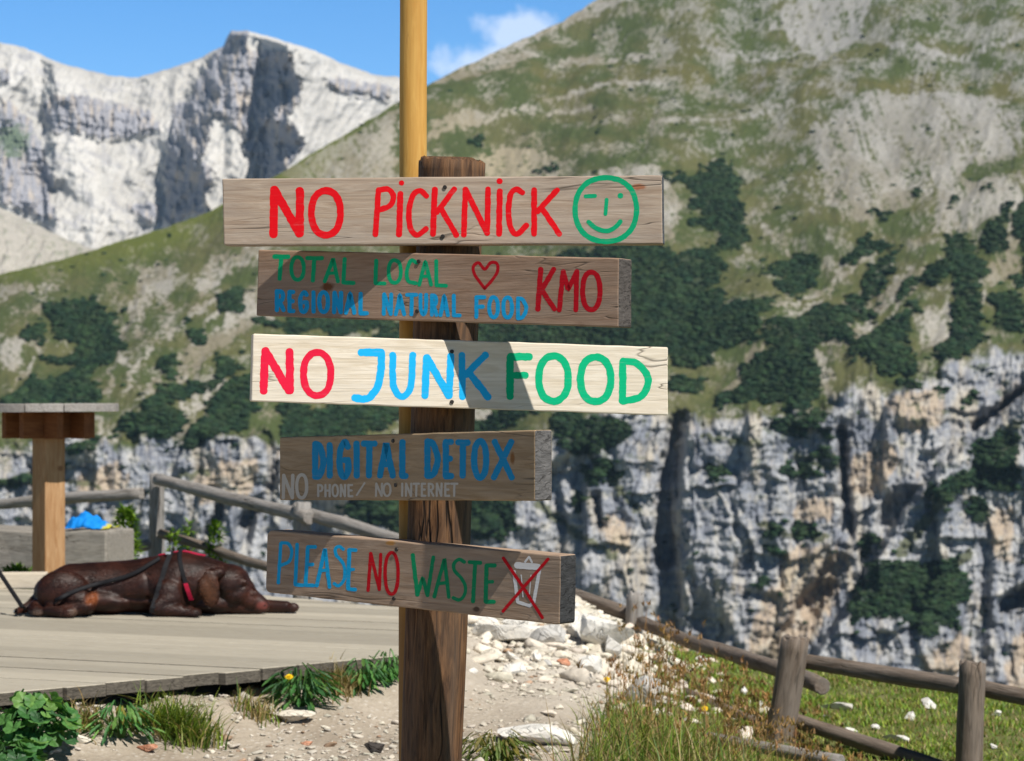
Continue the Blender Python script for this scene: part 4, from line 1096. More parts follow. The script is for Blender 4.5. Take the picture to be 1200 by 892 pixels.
me = bpy.data.meshes.new('decking'); bm.to_mesh(me); bm.free()
m_deck = mat_wood('deck_wood', (.33, .295, .235), (.42, .385, .31), (.06, .055, .045), 'x', 2.2, 1.3, (.36, .325, .26), crackamt=.45, bump=.25, rnd=True)
me.materials.append(m_deck); me.materials.append(mat_end('plank_end_grain', (.10, .088, .072)))
nr_ = np.zeros(len(me.polygons) * 3); me.polygons.foreach_get('normal', nr_)
me.polygons.foreach_set('material_index', (np.abs(nr_.reshape(-1, 3)[:, 2]) < .3).astype(np.int32))
link('decking', me, None, deck, Mdk)
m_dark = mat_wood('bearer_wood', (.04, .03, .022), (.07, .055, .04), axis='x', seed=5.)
# bearers set back under the front edge, and stub posts
ib = Vector((-fd.y, fd.x, 0)) * .30
mid = (fL + fR) / 2 + ib
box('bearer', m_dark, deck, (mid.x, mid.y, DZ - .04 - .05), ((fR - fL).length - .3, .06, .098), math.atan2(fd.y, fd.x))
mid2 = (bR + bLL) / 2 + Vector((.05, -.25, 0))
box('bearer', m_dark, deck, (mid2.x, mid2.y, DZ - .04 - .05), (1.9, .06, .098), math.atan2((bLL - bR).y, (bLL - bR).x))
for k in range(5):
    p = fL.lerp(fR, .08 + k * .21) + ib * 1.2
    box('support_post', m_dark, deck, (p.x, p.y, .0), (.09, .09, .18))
# pale kerb timber along the far left edge
ka, kb = onz(-60, 691, DZ), onz(52, 690, DZ)
kc = (ka + kb) / 2 + Vector((0, .06, 0)); kd = kb - ka
m_pale = mat_wood('pale_timber', (.52, .45, .35), (.66, .58, .46), (.2, .15, .1), 'x', 8.8)
box('edge_timber', m_pale, deck, (kc.x, kc.y, DZ + .036), (kd.length, .10, .072), math.atan2(kd.y, kd.x), bev=.006)

# ------------------------------------------------------------------ table at the back of the deck
tp = pix(57, 478, 9.35); tx, ty = tp.x, tp.y
tbl = empty('wooden_table', (tx, ty, .05)); tag(tbl, 'round-topped timber table on one square column at the back of the deck', 'table')
m_tt = mat_wood('table_top_wood', (.20, .18, .165), (.36, .335, .31), (.04, .035, .03), 'y', 6.2, .9, (.28, .265, .25), rnd=True)
bm = bmesh.new(); rl = bm.faces.layers.float.new('rnd')
RT = .365; ztop = 1.052; cx_ = tx - .02
edges_ = [-RT, -.205, -.022, .160, RT]
for a_, b_ in zip(edges_[:-1], edges_[1:]):
    a2, b2 = a_ + .003, b_ - .003
    ptsT = []
    for x_ in np.linspace(a2, b2, 7): ptsT.append((x_, -math.sqrt(max(RT ** 2 - x_ ** 2, .0025)) if abs(x_) < RT else -.05))
    for x_ in np.linspace(b2, a2, 7): ptsT.append((x_, math.sqrt(max(RT ** 2 - x_ ** 2, .0025)) if abs(x_) < RT else .05))
    zz_ = ztop + random.uniform(-.002, .002); rv = random.random()
    ringv = [[bm.verts.new((x_ * (1 if z_ != zz_ else .995), y_ * (1 if z_ != zz_ else .995), z_)) for x_, y_ in ptsT] for z_ in (zz_, zz_ - .004, zz_ - .040)]
    N = len(ptsT); fs = [bm.faces.new(ringv[0]), bm.faces.new(ringv[2][::-1])]
    for r_ in (0, 1):
        for j in range(N): fs.append(bm.faces.new((ringv[r_][j], ringv[r_ + 1][j], ringv[r_ + 1][(j + 1) % N], ringv[r_][(j + 1) % N])))
    for f in fs: f[rl] = rv
bmesh.ops.recalc_face_normals(bm, faces=bm.faces)
me = bpy.data.meshes.new('tabletop'); bm.to_mesh(me); bm.free()
link('tabletop', me, m_tt, tbl, Matrix.Translation((cx_, ty, 0)))
m_col = mat_wood('table_column_wood', (.30, .155, .065), (.45, .28, .145), (.10, .045, .02), 'z', 9.1, .8, (.26, .14, .06), knots=((.03, .28, .022, .016, (.22, .11, .05)),), crackamt=.3, bump=.15)
cwid = .118
box('column', m_col, tbl, (tx, ty, .45), (cwid, cwid, .90), R(45), .006)
m_br = mat_wood('bearer_board_wood', (.16, .055, .018), (.25, .10, .035), axis='x', seed=4.4, crackamt=.3)
for sg in (1, -1):
    az = R(45) * sg
    for off in (1, -1):
        dx_, dy_ = math.cos(az), math.sin(az)
        ox, oy = -dy_ * (cwid / 2 + .019) * off, dx_ * (cwid / 2 + .019) * off
        zc_ = ztop - .040 - .066 - (.001 if sg > 0 else .003)
        if sg > 0 or True:
            for hs in ((0,) if sg > 0 else (1, -1)):
                L_ = .42 if hs == 0 else .12
                cxx = hs * (cwid / 2 + .041 + L_ / 2)
                box('bearer_board', m_br, tbl, (tx + ox + dx_ * cxx, ty + oy + dy_ * cxx, zc_), (L_, .036, .130), az, .003)
# ------------------------------------------------------------------ heavy log bench behind the table and the blue cloth on it
bp0, bp1 = pix(-120, 640, 10.4), pix(137, 640, 10.1)
bd = bp1 - bp0
bench = empty('log_bench', (bp0.x, bp0.y, 0)); tag(bench, 'massive squared grey log bench standing behind the table', 'bench')
m_log = mat_wood('silver_log_wood', (.16, .14, .115), (.33, .30, .26), (.03, .025, .02), 'x', 3.9, 1.1, (.24, .225, .20), crackamt=.8, bump=.6)
def wavy(co): pass
lb = box_mesh('bench_log', bd.length, .36, .24, .022, 3)
bm = bmesh.new(); bm.from_mesh(lb)
bmesh.ops.subdivide_edges(bm, edges=[e for e in bm.edges if e.calc_length() > .3], cuts=14, use_grid_fill=True)
for v in bm.verts:
    k_ = .014 * float(fbm(np.array(v.co.x * 3.5), np.array(v.co.y * 2 + v.co.z * 3), 3, 8)); v.co.z += k_; v.co.y += k_ * .8
bm.to_mesh(lb); bm.free()
Mb = Matrix.Translation(((bp0.x + bp1.x) / 2, (bp0.y + bp1.y) / 2 + .12, .245)) @ Matrix.Rotation(math.atan2(bd.y, bd.x), 4, 'Z')
link('bench_log', lb, m_log, bench, Mb)
for k in (-.33, .33):
    c_ = Mb @ Vector((bd.length * k, 0, -.20))
    box('bench_foot', m_log, bench, c_, (.16, .30, .16), math.atan2(bd.y, bd.x), .01)
# crumpled blue cloth
NXc, NYc = 46, 26
gx, gy = np.meshgrid(np.linspace(-1, 1, NXc), np.linspace(-1, 1, NYc))
rr_ = np.sqrt((gx * .98) ** 2 + (gy * .98) ** 2)
hh = np.clip(1 - rr_ ** 2.2, 0, 1) ** .7 * (.062 - .030 * gx) * (1 + .55 * fbm(gx * 2.2, gy * 2.0, 3, 2)) + .010 * np.abs(fbm(gx * 4, gy * 3, 3, 3)) + .006
clv = np.stack([gx * .125 * (1 + .15 * fbm(gy * 2, gx * 0, 2, 4)), gy * .11 * (1 + .2 * fbm(gx * 2, gy * 0, 2, 5)), hh], -1).reshape(-1, 3)
ii = np.arange(NXc * NYc).reshape(NYc, NXc)
cf = np.stack([ii[:-1, :-1], ii[:-1, 1:], ii[1:, 1:], ii[1:, :-1]], -1).reshape(-1, 4)
cme = mesh('blue_cloth', clv, cf, True)
cc = np.tile(np.array([.005, .20, .62]), (len(clv), 1)); yel = sst(.80, .88, gx + .15 * fbm(gx * 3, gy * 3, 2, 6)).ravel()
cc = cc * (1 - yel[:, None]) + np.array([.45, .42, .05]) * yel[:, None]
attr(cme, 'col', cc)
cp = pix(101, 627, 10.1)
clo = link('blue_cloth', cme, mat_attr('cloth', .8, .2, 60, .15), None, Matrix.Translation((cp.x, cp.y + .10, .372)) @ Matrix.Rotation(math.atan2(bd.y, bd.x) + .1, 4, 'Z'))
so = clo.modifiers.new('thickness', 'SOLIDIFY'); so.thickness = .004; so.offset = -1
tag(clo, 'crumpled bright blue cloth with a yellow end lying on the log bench', 'cloth')

# ------------------------------------------------------------------ rail fence
fence = empty('rail_fence', (pix(742, 760, 9.2).x, pix(742, 760, 9.2).y, 0)); tag(fence, 'weathered round-log post and rail fence running along the drop', 'fence')
m_fen = mat_wood('fence_wood_grey', (.15, .135, .12), (.31, .285, .26), (.04, .035, .03), 'z', 5.7, 1.0, (.27, .26, .255), crackamt=1., bump=.9, ckw=.016)
m_fen2 = mat_wood('fence_wood_brown', (.085, .062, .046), (.20, .155, .12), (.03, .025, .02), 'z', 8.3, 1.0, (.20, .185, .17), crackamt=1., bump=.9, ckw=.016)
def fpost(x, ytop, d, r, lean=(0, 0), mat=None, seed=0):
    t_ = pix(x, ytop, d); zb_ = gz(t_.x, t_.y) - .35
    log('post', (t_.x - lean[0], t_.y - lean[1], zb_), t_, r, r * .94, mat or m_fen, fence, seed=seed, knobs=.16, seg=22, rings=18, cap_rough=.006)
def rail(x0, y0, d0, x1, y1, d1, r0, r1, mat=None, seed=0, name='rail'):
    log(name, pix(x0, y0, d0), pix(x1, y1, d1), r0, r1, mat or m_fen, fence, seed=seed, knobs=.2, seg=20, rings=28)
fpost(184, 556, 12.0, .052, (.01, 0), seed=1)
fpost(354, 590, 10.8, .054, (0, 0), seed=2)
fpost(744, 697, 9.05, .046, (.02, 0), m_fen, seed=3)
fpost(932, 749, 7.2, .058, (.115, 0), m_fen2, seed=4)
fpost(1139, 777, 6.7, .050, (.02, 0), m_fen2, seed=5)
fpost(-70, 545, 12.8, .052, (0, 0), seed=6); fpost(1345, 800, 6.3, .055, (.02, 0), m_fen2, seed=7)
rail(-90, 597, 12.75, 166, 578, 12.0, .035, .038, seed=11)
rail(186, 563, 11.92, 362, 606, 10.72, .038, .040, seed=12)
rail(345, 598, 10.88, 560, 660, 9.95, .038, .036, seed=13)
rail(540, 655, 10.06, 738, 721, 9.12, .034, .036, m_fen2, seed=14)
rail(752, 728, 9.0, 963, 804, 7.32, .030, .034, m_fen2, seed=15)
rail(925, 772, 7.28, 1130, 805, 6.82, .030, .031, m_fen2, seed=16)
rail(1128, 801, 6.80, 1350, 850, 6.4, .029, .031, m_fen2, seed=17)
rail(190, 626, 11.95, 366, 681, 10.8, .030, .028, m_fen2, seed=18)
rail(-90, 660, 12.7, 180, 638, 12.0, .034, .036, seed=19)
rail(350, 676, 10.9, 560, 735, 9.9, .028, .028, m_fen2, seed=20)
rail(640, 712, 9.6, 742, 748, 9.1, .030, .030, m_fen2, seed=21)
rail(800, 812, 8.0, 935, 868, 7.26, .026, .029, m_fen2, seed=22)
rail(905, 836, 7.3, 1112, 903, 6.75, .028, .029, m_fen2, seed=23)
lg = log('fallen_log', pix(830, 864, 6.7), pix(985, 893, 6.35), .020, .024, m_fen, seed=41, knobs=.1)
tag(lg, 'thin grey log lying in the grass in front of the leaning fence post', 'log')

# ------------------------------------------------------------------ the dog
DD = 7.69 * YS; DS_ = DD / FPX
def dp(x, h, w): return Vector(((x - 600) * DS_, DD + w * DS_, DZ + h * DS_))
bm = bmesh.new()
def ellip(c, rx, ry, rz, rot=None):
    r_ = bmesh.ops.create_icosphere(bm, subdivisions=3, radius=1)
    M_ = Matrix.Translation(dp(*c)) @ (rot or Matrix.Identity(4)) @ Matrix.Diagonal((rx * DS_, ry * DS_, rz * DS_, 1))
    bmesh.ops.transform(bm, matrix=M_, verts=r_['verts'])
def chain(pts, n=7):
    for (a, ra), (b_, rb) in zip(pts[:-1], pts[1:]):
        for t in np.linspace(0, 1, n):
            c = [a[i] * (1 - t) + b_[i] * t for i in range(3)]; r = ra * (1 - t) + rb * t
            ellip(c, r, r, r)
chain([((60, 25, 4), 21), ((84, 31, 4), 28), ((115, 31, 6), 30), ((150, 32, 6), 31.5), ((184, 34, 5), 34), ((212, 37, 2), 36.5), ((230, 39, 0), 31), ((247, 41, 2), 23.5), ((262, 38, -1), 22)])
ellip((250, 14, 2), 34, 26, 15)
ellip((120, 18, 4), 50, 36, 19); ellip((205, 22, 2), 36, 36, 24)
ellip((270, 36, -3), 24, 23, 23); ellip((283, 27, -3), 17, 18, 17)
chain([((283, 25, -3), 15.5), ((296, 16.5, -4), 12.5), ((305, 12, -4), 10.0), ((310, 10, -4), 7.0)])
chain([((272, 14, -2), 13.5), ((292, 9.5, -4), 9.5), ((303, 8, -4), 7.5)])
ellip((286, 39, -15), 7, 5, 4); ellip((296, 25, -11), 9, 5, 5); ellip((277, 24, -17), 11, 7, 10); ellip((306, 15, -4), 5, 6, 4)                    # brow
ellip((251, 32, -31), 10.5, 3.6, 23, Matrix.Rotation(R(-8), 4, 'Y')); ellip((245.5, 33, -32), 8, 3.4, 13, Matrix.Rotation(R(-18), 4, 'Y')); ellip((255, 49, -24), 12, 8, 7, Matrix.Rotation(R(-20), 4, 'Y'))
ellip((203, 25, -30), 18, 13, 20)                                                     # near shoulder and foreleg
chain([((203, 20, -31), 14), ((192, 12, -36), 11.5)]); chain([((192, 11, -36), 10.5), ((214, 8, -39), 8), ((228, 6.5, -40), 6.8)])
for k, yy in enumerate((-45, -41.5, -37.8, -34.5)): ellip((235.5 - .7 * abs(k - 1.5), 5.2, yy), 6.5, 2.6, 5)
chain([((286, 10, 18), 10), ((312, 8, 15), 8), ((334, 7.5, 12), 7.2)])                 # far foreleg
for k, yy in enumerate((6.5, 10.5, 14.5, 18)): ellip((343 - .8 * abs(k - 1.5), 6.5, yy), 7, 2.9, 5.8)
ellip((78, 29, -25), 31, 15, 25); ellip((99, 19, -32), 21, 12, 14)                   # near thigh
chain([((108, 13, -37), 11), ((88, 10, -38), 9), ((70, 9, -37), 8)]); chain([((66, 9, -37), 7.8), ((82, 7, -44), 7)])
for k, yy in enumerate((-50, -46.5, -43, -40)): ellip((92 - .7 * abs(k - 1.5), 6.5, yy), 7.5, 2.7, 6)
chain([((56, 14, -14), 12), ((46, 9, -26), 8.5), ((50, 7, -34), 7)])                   # other hind foot
for k, yy in enumerate((-39, -35.6, -32.2)): ellip((55, 6, yy), 7, 2.6, 5.2)
chain([((48, 20, 8), 10), ((36, 10, 2), 7), ((28, 6, -8), 5), ((24, 4.5, -20), 3.4)])  # tail
raw = bpy.data.meshes.new('dog_raw'); bm.to_mesh(raw); bm.free()
tmp = bpy.data.objects.new('dog_raw', raw); COL.objects.link(tmp)
rm = tmp.modifiers.new('r', 'REMESH'); rm.mode = 'VOXEL'; rm.voxel_size = .0048
sm_ = tmp.modifiers.new('s', 'SMOOTH'); sm_.factor = .6; sm_.iterations = 3
bpy.context.view_layer.update()
dg = bpy.context.evaluated_depsgraph_get()
body = bpy.data.meshes.new_from_object(tmp.evaluated_get(dg), depsgraph=dg)
bpy.data.objects.remove(tmp, do_unlink=True); bpy.data.meshes.remove(raw)
body.name = 'dog'
co = np.zeros(len(body.vertices) * 3); body.vertices.foreach_get('co', co); co = co.reshape(-1, 3)
PXd = co[:, 0] / DS_ + 600; Hd = (co[:, 2] - DZ) / DS_; Wd = (co[:, 1] - DD) / DS_
nrm = np.zeros(len(co) * 3); body.vertices.foreach_get('normal', nrm); nrm = nrm.reshape(-1, 3)
fold = fbm(PXd / 18, Hd / 10, 2, 7) * .5 + fbm(PXd / 40, Hd / 22, 2, 8) * 1.0
crease = lambda x0, h0, x1, h1, w_: np.exp(-((((PXd - x0) * (h1 - h0) - (Hd - h0) * (x1 - x0)) / math.hypot(x1 - x0, h1 - h0)) / w_) ** 2) * sst(-.15, .1, ((PXd - x0) * (x1 - x0) + (Hd - h0) * (h1 - h0)) / ((x1 - x0) ** 2 + (h1 - h0) ** 2)) * sst(1.15, .9, ((PXd - x0) * (x1 - x0) + (Hd - h0) * (h1 - h0)) / ((x1 - x0) ** 2 + (h1 - h0) ** 2))
fold = fold - 3.2 * (Wd < -6) * (crease(110, 44, 112, 18, 3.5) + crease(110, 20, 60, 15, 2.6) + crease(218, 46, 224, 12, 3.) + .8 * crease(176, 50, 182, 16, 4) + .8 * crease(140, 22, 185, 18, 3) + .7 * crease(283, 34, 290, 33.5, 1.8) + .7 * crease(288, 7, 308, 5.5, 1.6))
co = co + nrm * (.0035 * fold * sst(305, 270, PXd))[:, None]
co[:, 2] = np.maximum(co[:, 2], DZ + .002 + .0012 * np.abs(fbm(PXd / 8, Wd / 8, 2, 3)))
ctr_ = np.array(dp(170, 0, 0))
co -= ctr_
body.vertices.foreach_set('co', co.ravel()); body.update()
body.polygons.foreach_set('use_smooth', np.ones(len(body.polygons), bool))
cdog = lerp(c3(.016, .0045, .0026), c3(.036, .0105, .0058), sst(-.4, .5, fbm(PXd / 22, Hd / 13, 4, 11)))
gg = lambda x, h, rx, rh: np.exp(-((PXd - x) / rx) ** 2 - ((Hd - h) / rh) ** 2)
cdog = lerp(cdog, c3(.085, .032, .013), .9 * sst(.15, .9, gg(249, 31, 13, 21)) * (Wd < -28))
cdog = lerp(cdog, c3(.14, .035, .028), sst(.35, .8, gg(308, 10, 8, 8)))
cdog = lerp(cdog, c3(.060, .018, .010), .8 * sst(.2, .9, gg(296, 20, 11, 11)))  # lighter muzzle: sheen put into the coat colour
cdog = lerp(cdog, c3(.006, .003, .002), .8 * sst(.3, .9, gg(264, 28, 5, 18)) * (Wd < -14))  # shade along the ear painted into the coat
cdog = lerp(cdog, c3(.006, .003, .002), .7 * sst(.3, .9, gg(252, 6, 22, 7)))  # shade under the ear and chin painted into the coat
cdog = lerp(cdog, c3(.22, .065, .022), .75 * sst(.2, .9, gg(115, 22, 8, 8)) * (Wd < -20))
cdog = lerp(cdog, c3(.11, .07, .05), .7 * np.maximum(sst(.4, .8, gg(96, 7, 6, 5)), sst(.4, .8, gg(52, 5, 9, 5))) * (Wd < -28))
cdog = lerp(cdog, c3(.012, .006, .005), sst(.45, .8, gg(284, 35, 5.5, 2.6)) * (Wd < -8))
cdog = lerp(cdog, c3(.010, .005, .004), sst(.5, .85, gg(311.5, 11, 2.2, 2.0)))
cdog = lerp(cdog, c3(.012, .006, .005), sst(.5, .85, np.exp(-((Hd - (6 + (PXd - 300) * -.10)) / 1.3) ** 2)) * (PXd > 287) * (PXd < 311) * (Wd < -4) * .8)
attr(body, 'col', cdog)
n = NT('chocolate_coat'); co_ = n.coord()
hr = n.noise(n.mapping(co_, (60, 160, 230)), 2.2, 4, .7, .6)
cc_ = n.mix(1.0, n.attr('col'), n.ramp(hr, [(.3, .65), (.7, 1.35)]), 'MULTIPLY')
n.bump(hr, .18, .003)
n.b.inputs['Sheen Weight'].default_value = .03; n.b.inputs['Sheen Roughness'].default_value = .4; n.b.inputs['Sheen Tint'].default_value = (.9, .6, .5, 1)
dog = link('dog', body, n.fin(cc_, .50, .30), None, Matrix.Translation(Vector(ctr_)))
tag(dog, 'chocolate brown dog lying asleep on the timber deck with its head down', 'dog')
# short hair lying along the body
rgh = np.random.default_rng(77); body.calc_loop_triangles()
tri = np.zeros(len(body.loop_triangles) * 3, np.int32); body.loop_triangles.foreach_get('vertices', tri); tri = tri.reshape(-1, 3)
ar = np.linalg.norm(np.cross(co[tri[:, 1]] - co[tri[:, 0]], co[tri[:, 2]] - co[tri[:, 0]]), axis=1); NH = 42000
tk = rgh.choice(len(tri), NH, p=ar / ar.sum()); bw = rgh.dirichlet((1, 1, 1), NH)
hp = (co[tri[tk]] * bw[..., None]).sum(1); hn = (nrm[tri[tk]] * bw[..., None]).sum(1); hn /= np.linalg.norm(hn, axis=1)[:, None]
hc = (cdog[tri[tk]] * bw[..., None]).sum(1) * rgh.uniform(.6, 1.7, (NH, 1)); keep = (hp[:, 2] + ctr_[2] > DZ + .012) & (hp[:, 0] < dp(303, 0, 0).x - ctr_[0])
hp, hn, hc = hp[keep], hn[keep], hc[keep]; NH = len(hp)
fl = np.stack([np.full(NH, -1.), .25 * fbm(hp[:, 0] * 9, hp[:, 2] * 9, 2, 5), -.45 + .5 * fbm(hp[:, 0] * 7, hp[:, 2] * 9, 2, 6)], 1) + rgh.normal(0, .16, (NH, 3))
fl -= (fl * hn).sum(1)[:, None] * hn; fl /= np.linalg.norm(fl, axis=1)[:, None] + 1e-9
sd_ = np.cross(hn, fl); ln_ = rgh.uniform(.008, .016, NH)[:, None]; wd_ = rgh.uniform(.0006, .0012, NH)[:, None]
hv = np.stack([hp - sd_ * wd_ - hn * .0005, hp + sd_ * wd_ - hn * .0005, hp + fl * ln_ * .55 + hn * .0014 + sd_ * wd_ * .8, hp + fl * ln_ * .55 + hn * .0014 - sd_ * wd_ * .8, hp + fl * ln_ + hn * .0020], 1)
q_ = np.arange(NH)[:, None] * 5
hf = np.concatenate([q_ + np.array([[0, 1, 2, 3]]), q_ + np.array([[3, 2, 4, 4]])]).tolist(); hf = [f[:3] if f[2] == f[3] else f for f in hf]
hme = mesh('short_coat', hv.reshape(-1, 3).tolist(), hf); attr(hme, 'col', np.repeat(hc, 5, 0))
n = NT('hair_strands'); n.fin(n.attr('col'), .50, .30)
link('short_coat', hme, n.m, dog, Matrix.Translation(Vector(ctr_)))['kind'] = 'stuff'
bvh = BVHTree.FromPolygons([Vector(c) + Vector(ctr_) for c in co], [tuple(p.vertices) for p in body.polygons])
def strap(name, loops, width, mat, parent, lift=.004, thick=.003):
    """a webbing strap through points that lie on the coat: each entry (point, outward normal, side direction)"""
    v, f = [], []
    for p, nn_, sd in loops:
        for a, l_ in ((-1, lift), (1, lift), (1, lift + thick), (-1, lift + thick)):
            v.append(p + sd * (a * width / 2) + nn_ * l_)
    for i in range(len(loops) - 1):
        for k in range(4): f.append((i * 4 + k, i * 4 + (k + 1) % 4, i * 4 + 4 + (k + 1) % 4, i * 4 + 4 + k))
    f.append((3, 2, 1, 0)); e = (len(loops) - 1) * 4; f.append((e, e + 1, e + 2, e + 3))
    me = mesh(name, v, f)
    bm = bmesh.new(); bm.from_mesh(me); bmesh.ops.recalc_face_normals(bm, faces=bm.faces); bm.to_mesh(me); bm.free()
    return link(name, me, mat, parent)
def loop_at(x, tilt, a0, a1, h0=30, n_=34):
    out = []
    for a in np.linspace(R(a0), R(a1), n_):
        dirv = Vector((tilt * math.sin(a), math.cos(a), math.sin(a))).normalized()
        c = dp(x, h0, 2); hit, nn_, _, _ = bvh.ray_cast(c + dirv * .5, -dirv)
        if hit is None: continue
        if hit.z < DZ + .004: continue
        out.append((hit, dirv, Vector((1, 0, -tilt * .3)).normalized()))
    return out
m_blk = mat_plain('black_webbing', (.009, .009, .011), .7, .2, 0, .3, 300)
m_red = mat_plain('pink_webbing', (.36, .006, .035), .55, .3, 0, .2, 300)
m_mtl = mat_plain('pale_metal', (.62, .64, .66), .3, .5, .8)
har = empty('harness', tuple(dp(205, 60, 0))); har.parent = dog; har.matrix_basis = dog.matrix_basis.inverted() @ Matrix.Translation(dp(205, 60, 0))
strap('girth_strap', loop_at(191, .25, 20, 206), .020, m_blk, har)
strap('chest_strap', loop_at(225, -.30, 40, 200), .016, m_blk, har)
strap('red_band', loop_at(225, -.30, 166, 200), .018, m_red, har, .0075, .002)
tops = []
for x in np.linspace(186, 240, 16):
    hit, nn_, _, _ = bvh.ray_cast(dp(x, 150, -6), Vector((0, .12, -1)).normalized())
    if hit is not None: tops.append((hit, nn_, Vector((0, 1, 0))))
strap('back_strap', tops, .040, m_red, har, .001, .004)
bk, _, _, _ = bvh.ray_cast(dp(198, 150, -8), Vector((0, 0, -1)))
box('buckle', m_mtl, har, bk + Vector((0, 0, .010)), (.022, .030, .010), .2, .003)
# leash across the flank, then up to the left
lp = []
for x, y in ((188, 656), (176, 663), (162, 671), (148, 677), (132, 681), (115, 685), (98, 691), (82, 697), (66, 703)):
    o_ = Vector((0, 0, EYE)); dr = (pix(x, y, 5) - o_).normalized(); hit, nn_, _, _ = bvh.ray_cast(o_, dr)
    if hit is not None: lp.append(hit + nn_ * .006 + Vector((0, -.004, .002)))
lp += [onz(48, 713, DZ + .012), onz(34, 715, DZ + .008), pix(27, 712, 7.60), pix(20, 702, 7.63), pix(8, 684, 7.68), pix(-8, 660, 7.74), pix(-40, 612, 7.85)]
pc_ = cr([tuple(q) for q in lp], 6); lv, lf = [], []
for i, q in enumerate(pc_):
    q = Vector(q); t_ = (Vector(pc_[min(i + 1, len(pc_) - 1)]) - Vector(pc_[max(i - 1, 0)])).normalized()
    s1 = t_.cross(Vector((0, -1, .2))).normalized(); s2 = t_.cross(s1)
    for a in np.linspace(0, 2 * np.pi, 8, endpoint=False): lv.append(q + s1 * (.009 * math.cos(a)) + s2 * (.0035 * math.sin(a)))
for i in range(len(pc_) - 1):
    for k in range(8): lf.append((i * 8 + k, i * 8 + (k + 1) % 8, i * 8 + 8 + (k + 1) % 8, i * 8 + 8 + k))
lf += [tuple(range(8))[::-1], tuple(range((len(pc_) - 1) * 8, len(pc_) * 8))]
lsh = link('leash', mesh('leash', lv, lf, True), m_blk)
tag(lsh, 'black webbing leash lying across the sleeping dog and off to the left', 'leash')
clp = log_mesh('clip', .03, .006, .004, seg=12, rings=4, knobs=0)
link('clip', clp, m_mtl, lsh, Matrix.Translation(onz(16, 717, DZ + .007)) @ Matrix.Rotation(R(80), 4, 'Y'))

# ------------------------------------------------------------------ rocks
def rock_mesh(name, sx, sy, sz, seed, cuts=11, sub=3, rough=.05):
    rg = np.random.default_rng(seed); bm = bmesh.new(); bmesh.ops.create_icosphere(bm, subdivisions=sub, radius=1)
    v = np.array([x.co[:] for x in bm.verts])
    for _ in range(cuts):
        d_ = rg.normal(size=3); d_ /= np.linalg.norm(d_); c_ = rg.uniform(.30, .72)
        e = np.maximum(v @ d_ - c_, 0); v = v - e[:, None] * d_ * .96
    v = v * (1 + rough * fbm(v[:, 0] * 2.5 + seed, v[:, 1] * 2.5 + v[:, 2] * 2, 3, seed % 30))[:, None]
    v = v * np.array([sx, sy, sz])
    for b_, q in zip(bm.verts, v): b_.co = q
    me = bpy.data.meshes.new(name); bm.to_mesh(me); bm.free(); return me
def mat_rock(name, c0, c1, dirt=(.30, .25, .18), sc=1.):
    n = NT(name); co = n.coord()
    v = n.noise(co, 14 * sc, 6, .65)
    c = n.mix(n.ramp(v, [(.3, 0.), (.7, 1.)]), c0, c1)
    c = n.mix(n.ramp(n.noise(co, 6 * sc, 4), [(.52, 0.), (.72, .6)]), c, dirt)
    ck = n.math('ABSOLUTE', n.math('SUBTRACT', n.noise(co, 9 * sc, 3, .5, .6), .5))
    c = n.mix(n.ramp(ck, [(0., .6), (.012, 0.)]), c, tuple(x * .35 for x in c0))
    n.bump(n.math('ADD', v, n.math('MULTIPLY', n.ramp(ck, [(0., 0.), (.02, 1.)]), .4)), .6, .02)
    return n.fin(c, .9, .15)
m_white = mat_rock('white_limestone', (.58, .56, .51), (.74, .72, .68), (.46, .41, .33)); m_grey = mat_rock('grey_limestone', (.36, .35, .33), (.52, .51, .49))
m_brick = mat_rock('reddish_stone', (.40, .17, .10), (.55, .27, .17), (.4, .3, .22)); m_dk = mat_rock('dark_stone', (.03, .028, .026), (.07, .06, .055), (.04, .035, .03)); m_cream = mat_rock('cream_stone', (.54, .49, .40), (.68, .63, .54), (.42, .36, .27))
def rock(x, y, wpx, hpx, dpx, mat, label, group=None, seed=0, rz=0., tilt=0., name='rock', cuts=11):
    p = None; d_ = 8.0                                    # find where the view ray meets the ground
    for d_ in np.arange(4.6, 11, .02):
        q = pix(x, y, d_)
        if q.z <= gz(q.x, q.y): p = q; break
    if p is None: p = pix(x, y, 9.3)
    k = d_ / 2196; kb_ = 1.45 if mat in (m_white, m_grey) and not group else 1.22; wpx *= kb_; hpx *= kb_; dpx *= kb_
    me = rock_mesh(name, wpx * k / 2, dpx * k / 2, hpx * k / 2, seed, cuts)
    g = gz(p.x, p.y)
    o = link(name, me, mat, None, Matrix.Translation((p.x, p.y + dpx * k * .3, g + hpx * k * .28)) @ Matrix.Rotation(rz, 4, 'Z') @ Matrix.Rotation(tilt, 4, 'Y'))
    return tag(o, label, 'rock', group)
rock(592, 757, 70, 27, 40, m_white, 'long flat white slab with a shaded lower edge in the rubble pile', seed=1, rz=.1)
rock(649, 764, 40, 36, 34, m_grey, 'rounded pale grey boulder right of the flat white slab', seed=2)
rock(563, 736, 44, 18, 30, m_white, 'white stone at the pile edge directly under the lowest sign board', seed=3)
rock(572, 776, 30, 20, 24, m_cream, 'cream block in front of the flat white slab beside the post', seed=4)
rock(700, 768, 84, 46, 60, m_white, 'largest white fissured boulder at the right of the rubble pile', seed=5, rz=.5, tilt=.25, cuts=16)
rock(757, 832, 48, 46, 40, m_grey, 'grey-white fissured rock half buried at the edge of the grass', seed=6, rz=.3, cuts=16)
rock(612, 876, 92, 24, 60, m_white, 'low broad white rock in the path just right of the post', seed=7, rz=-.2, tilt=.1)
rock(343, 850, 52, 16, 36, m_cream, 'flat cream stone in the path below the dandelion clump', seed=8, rz=.6)
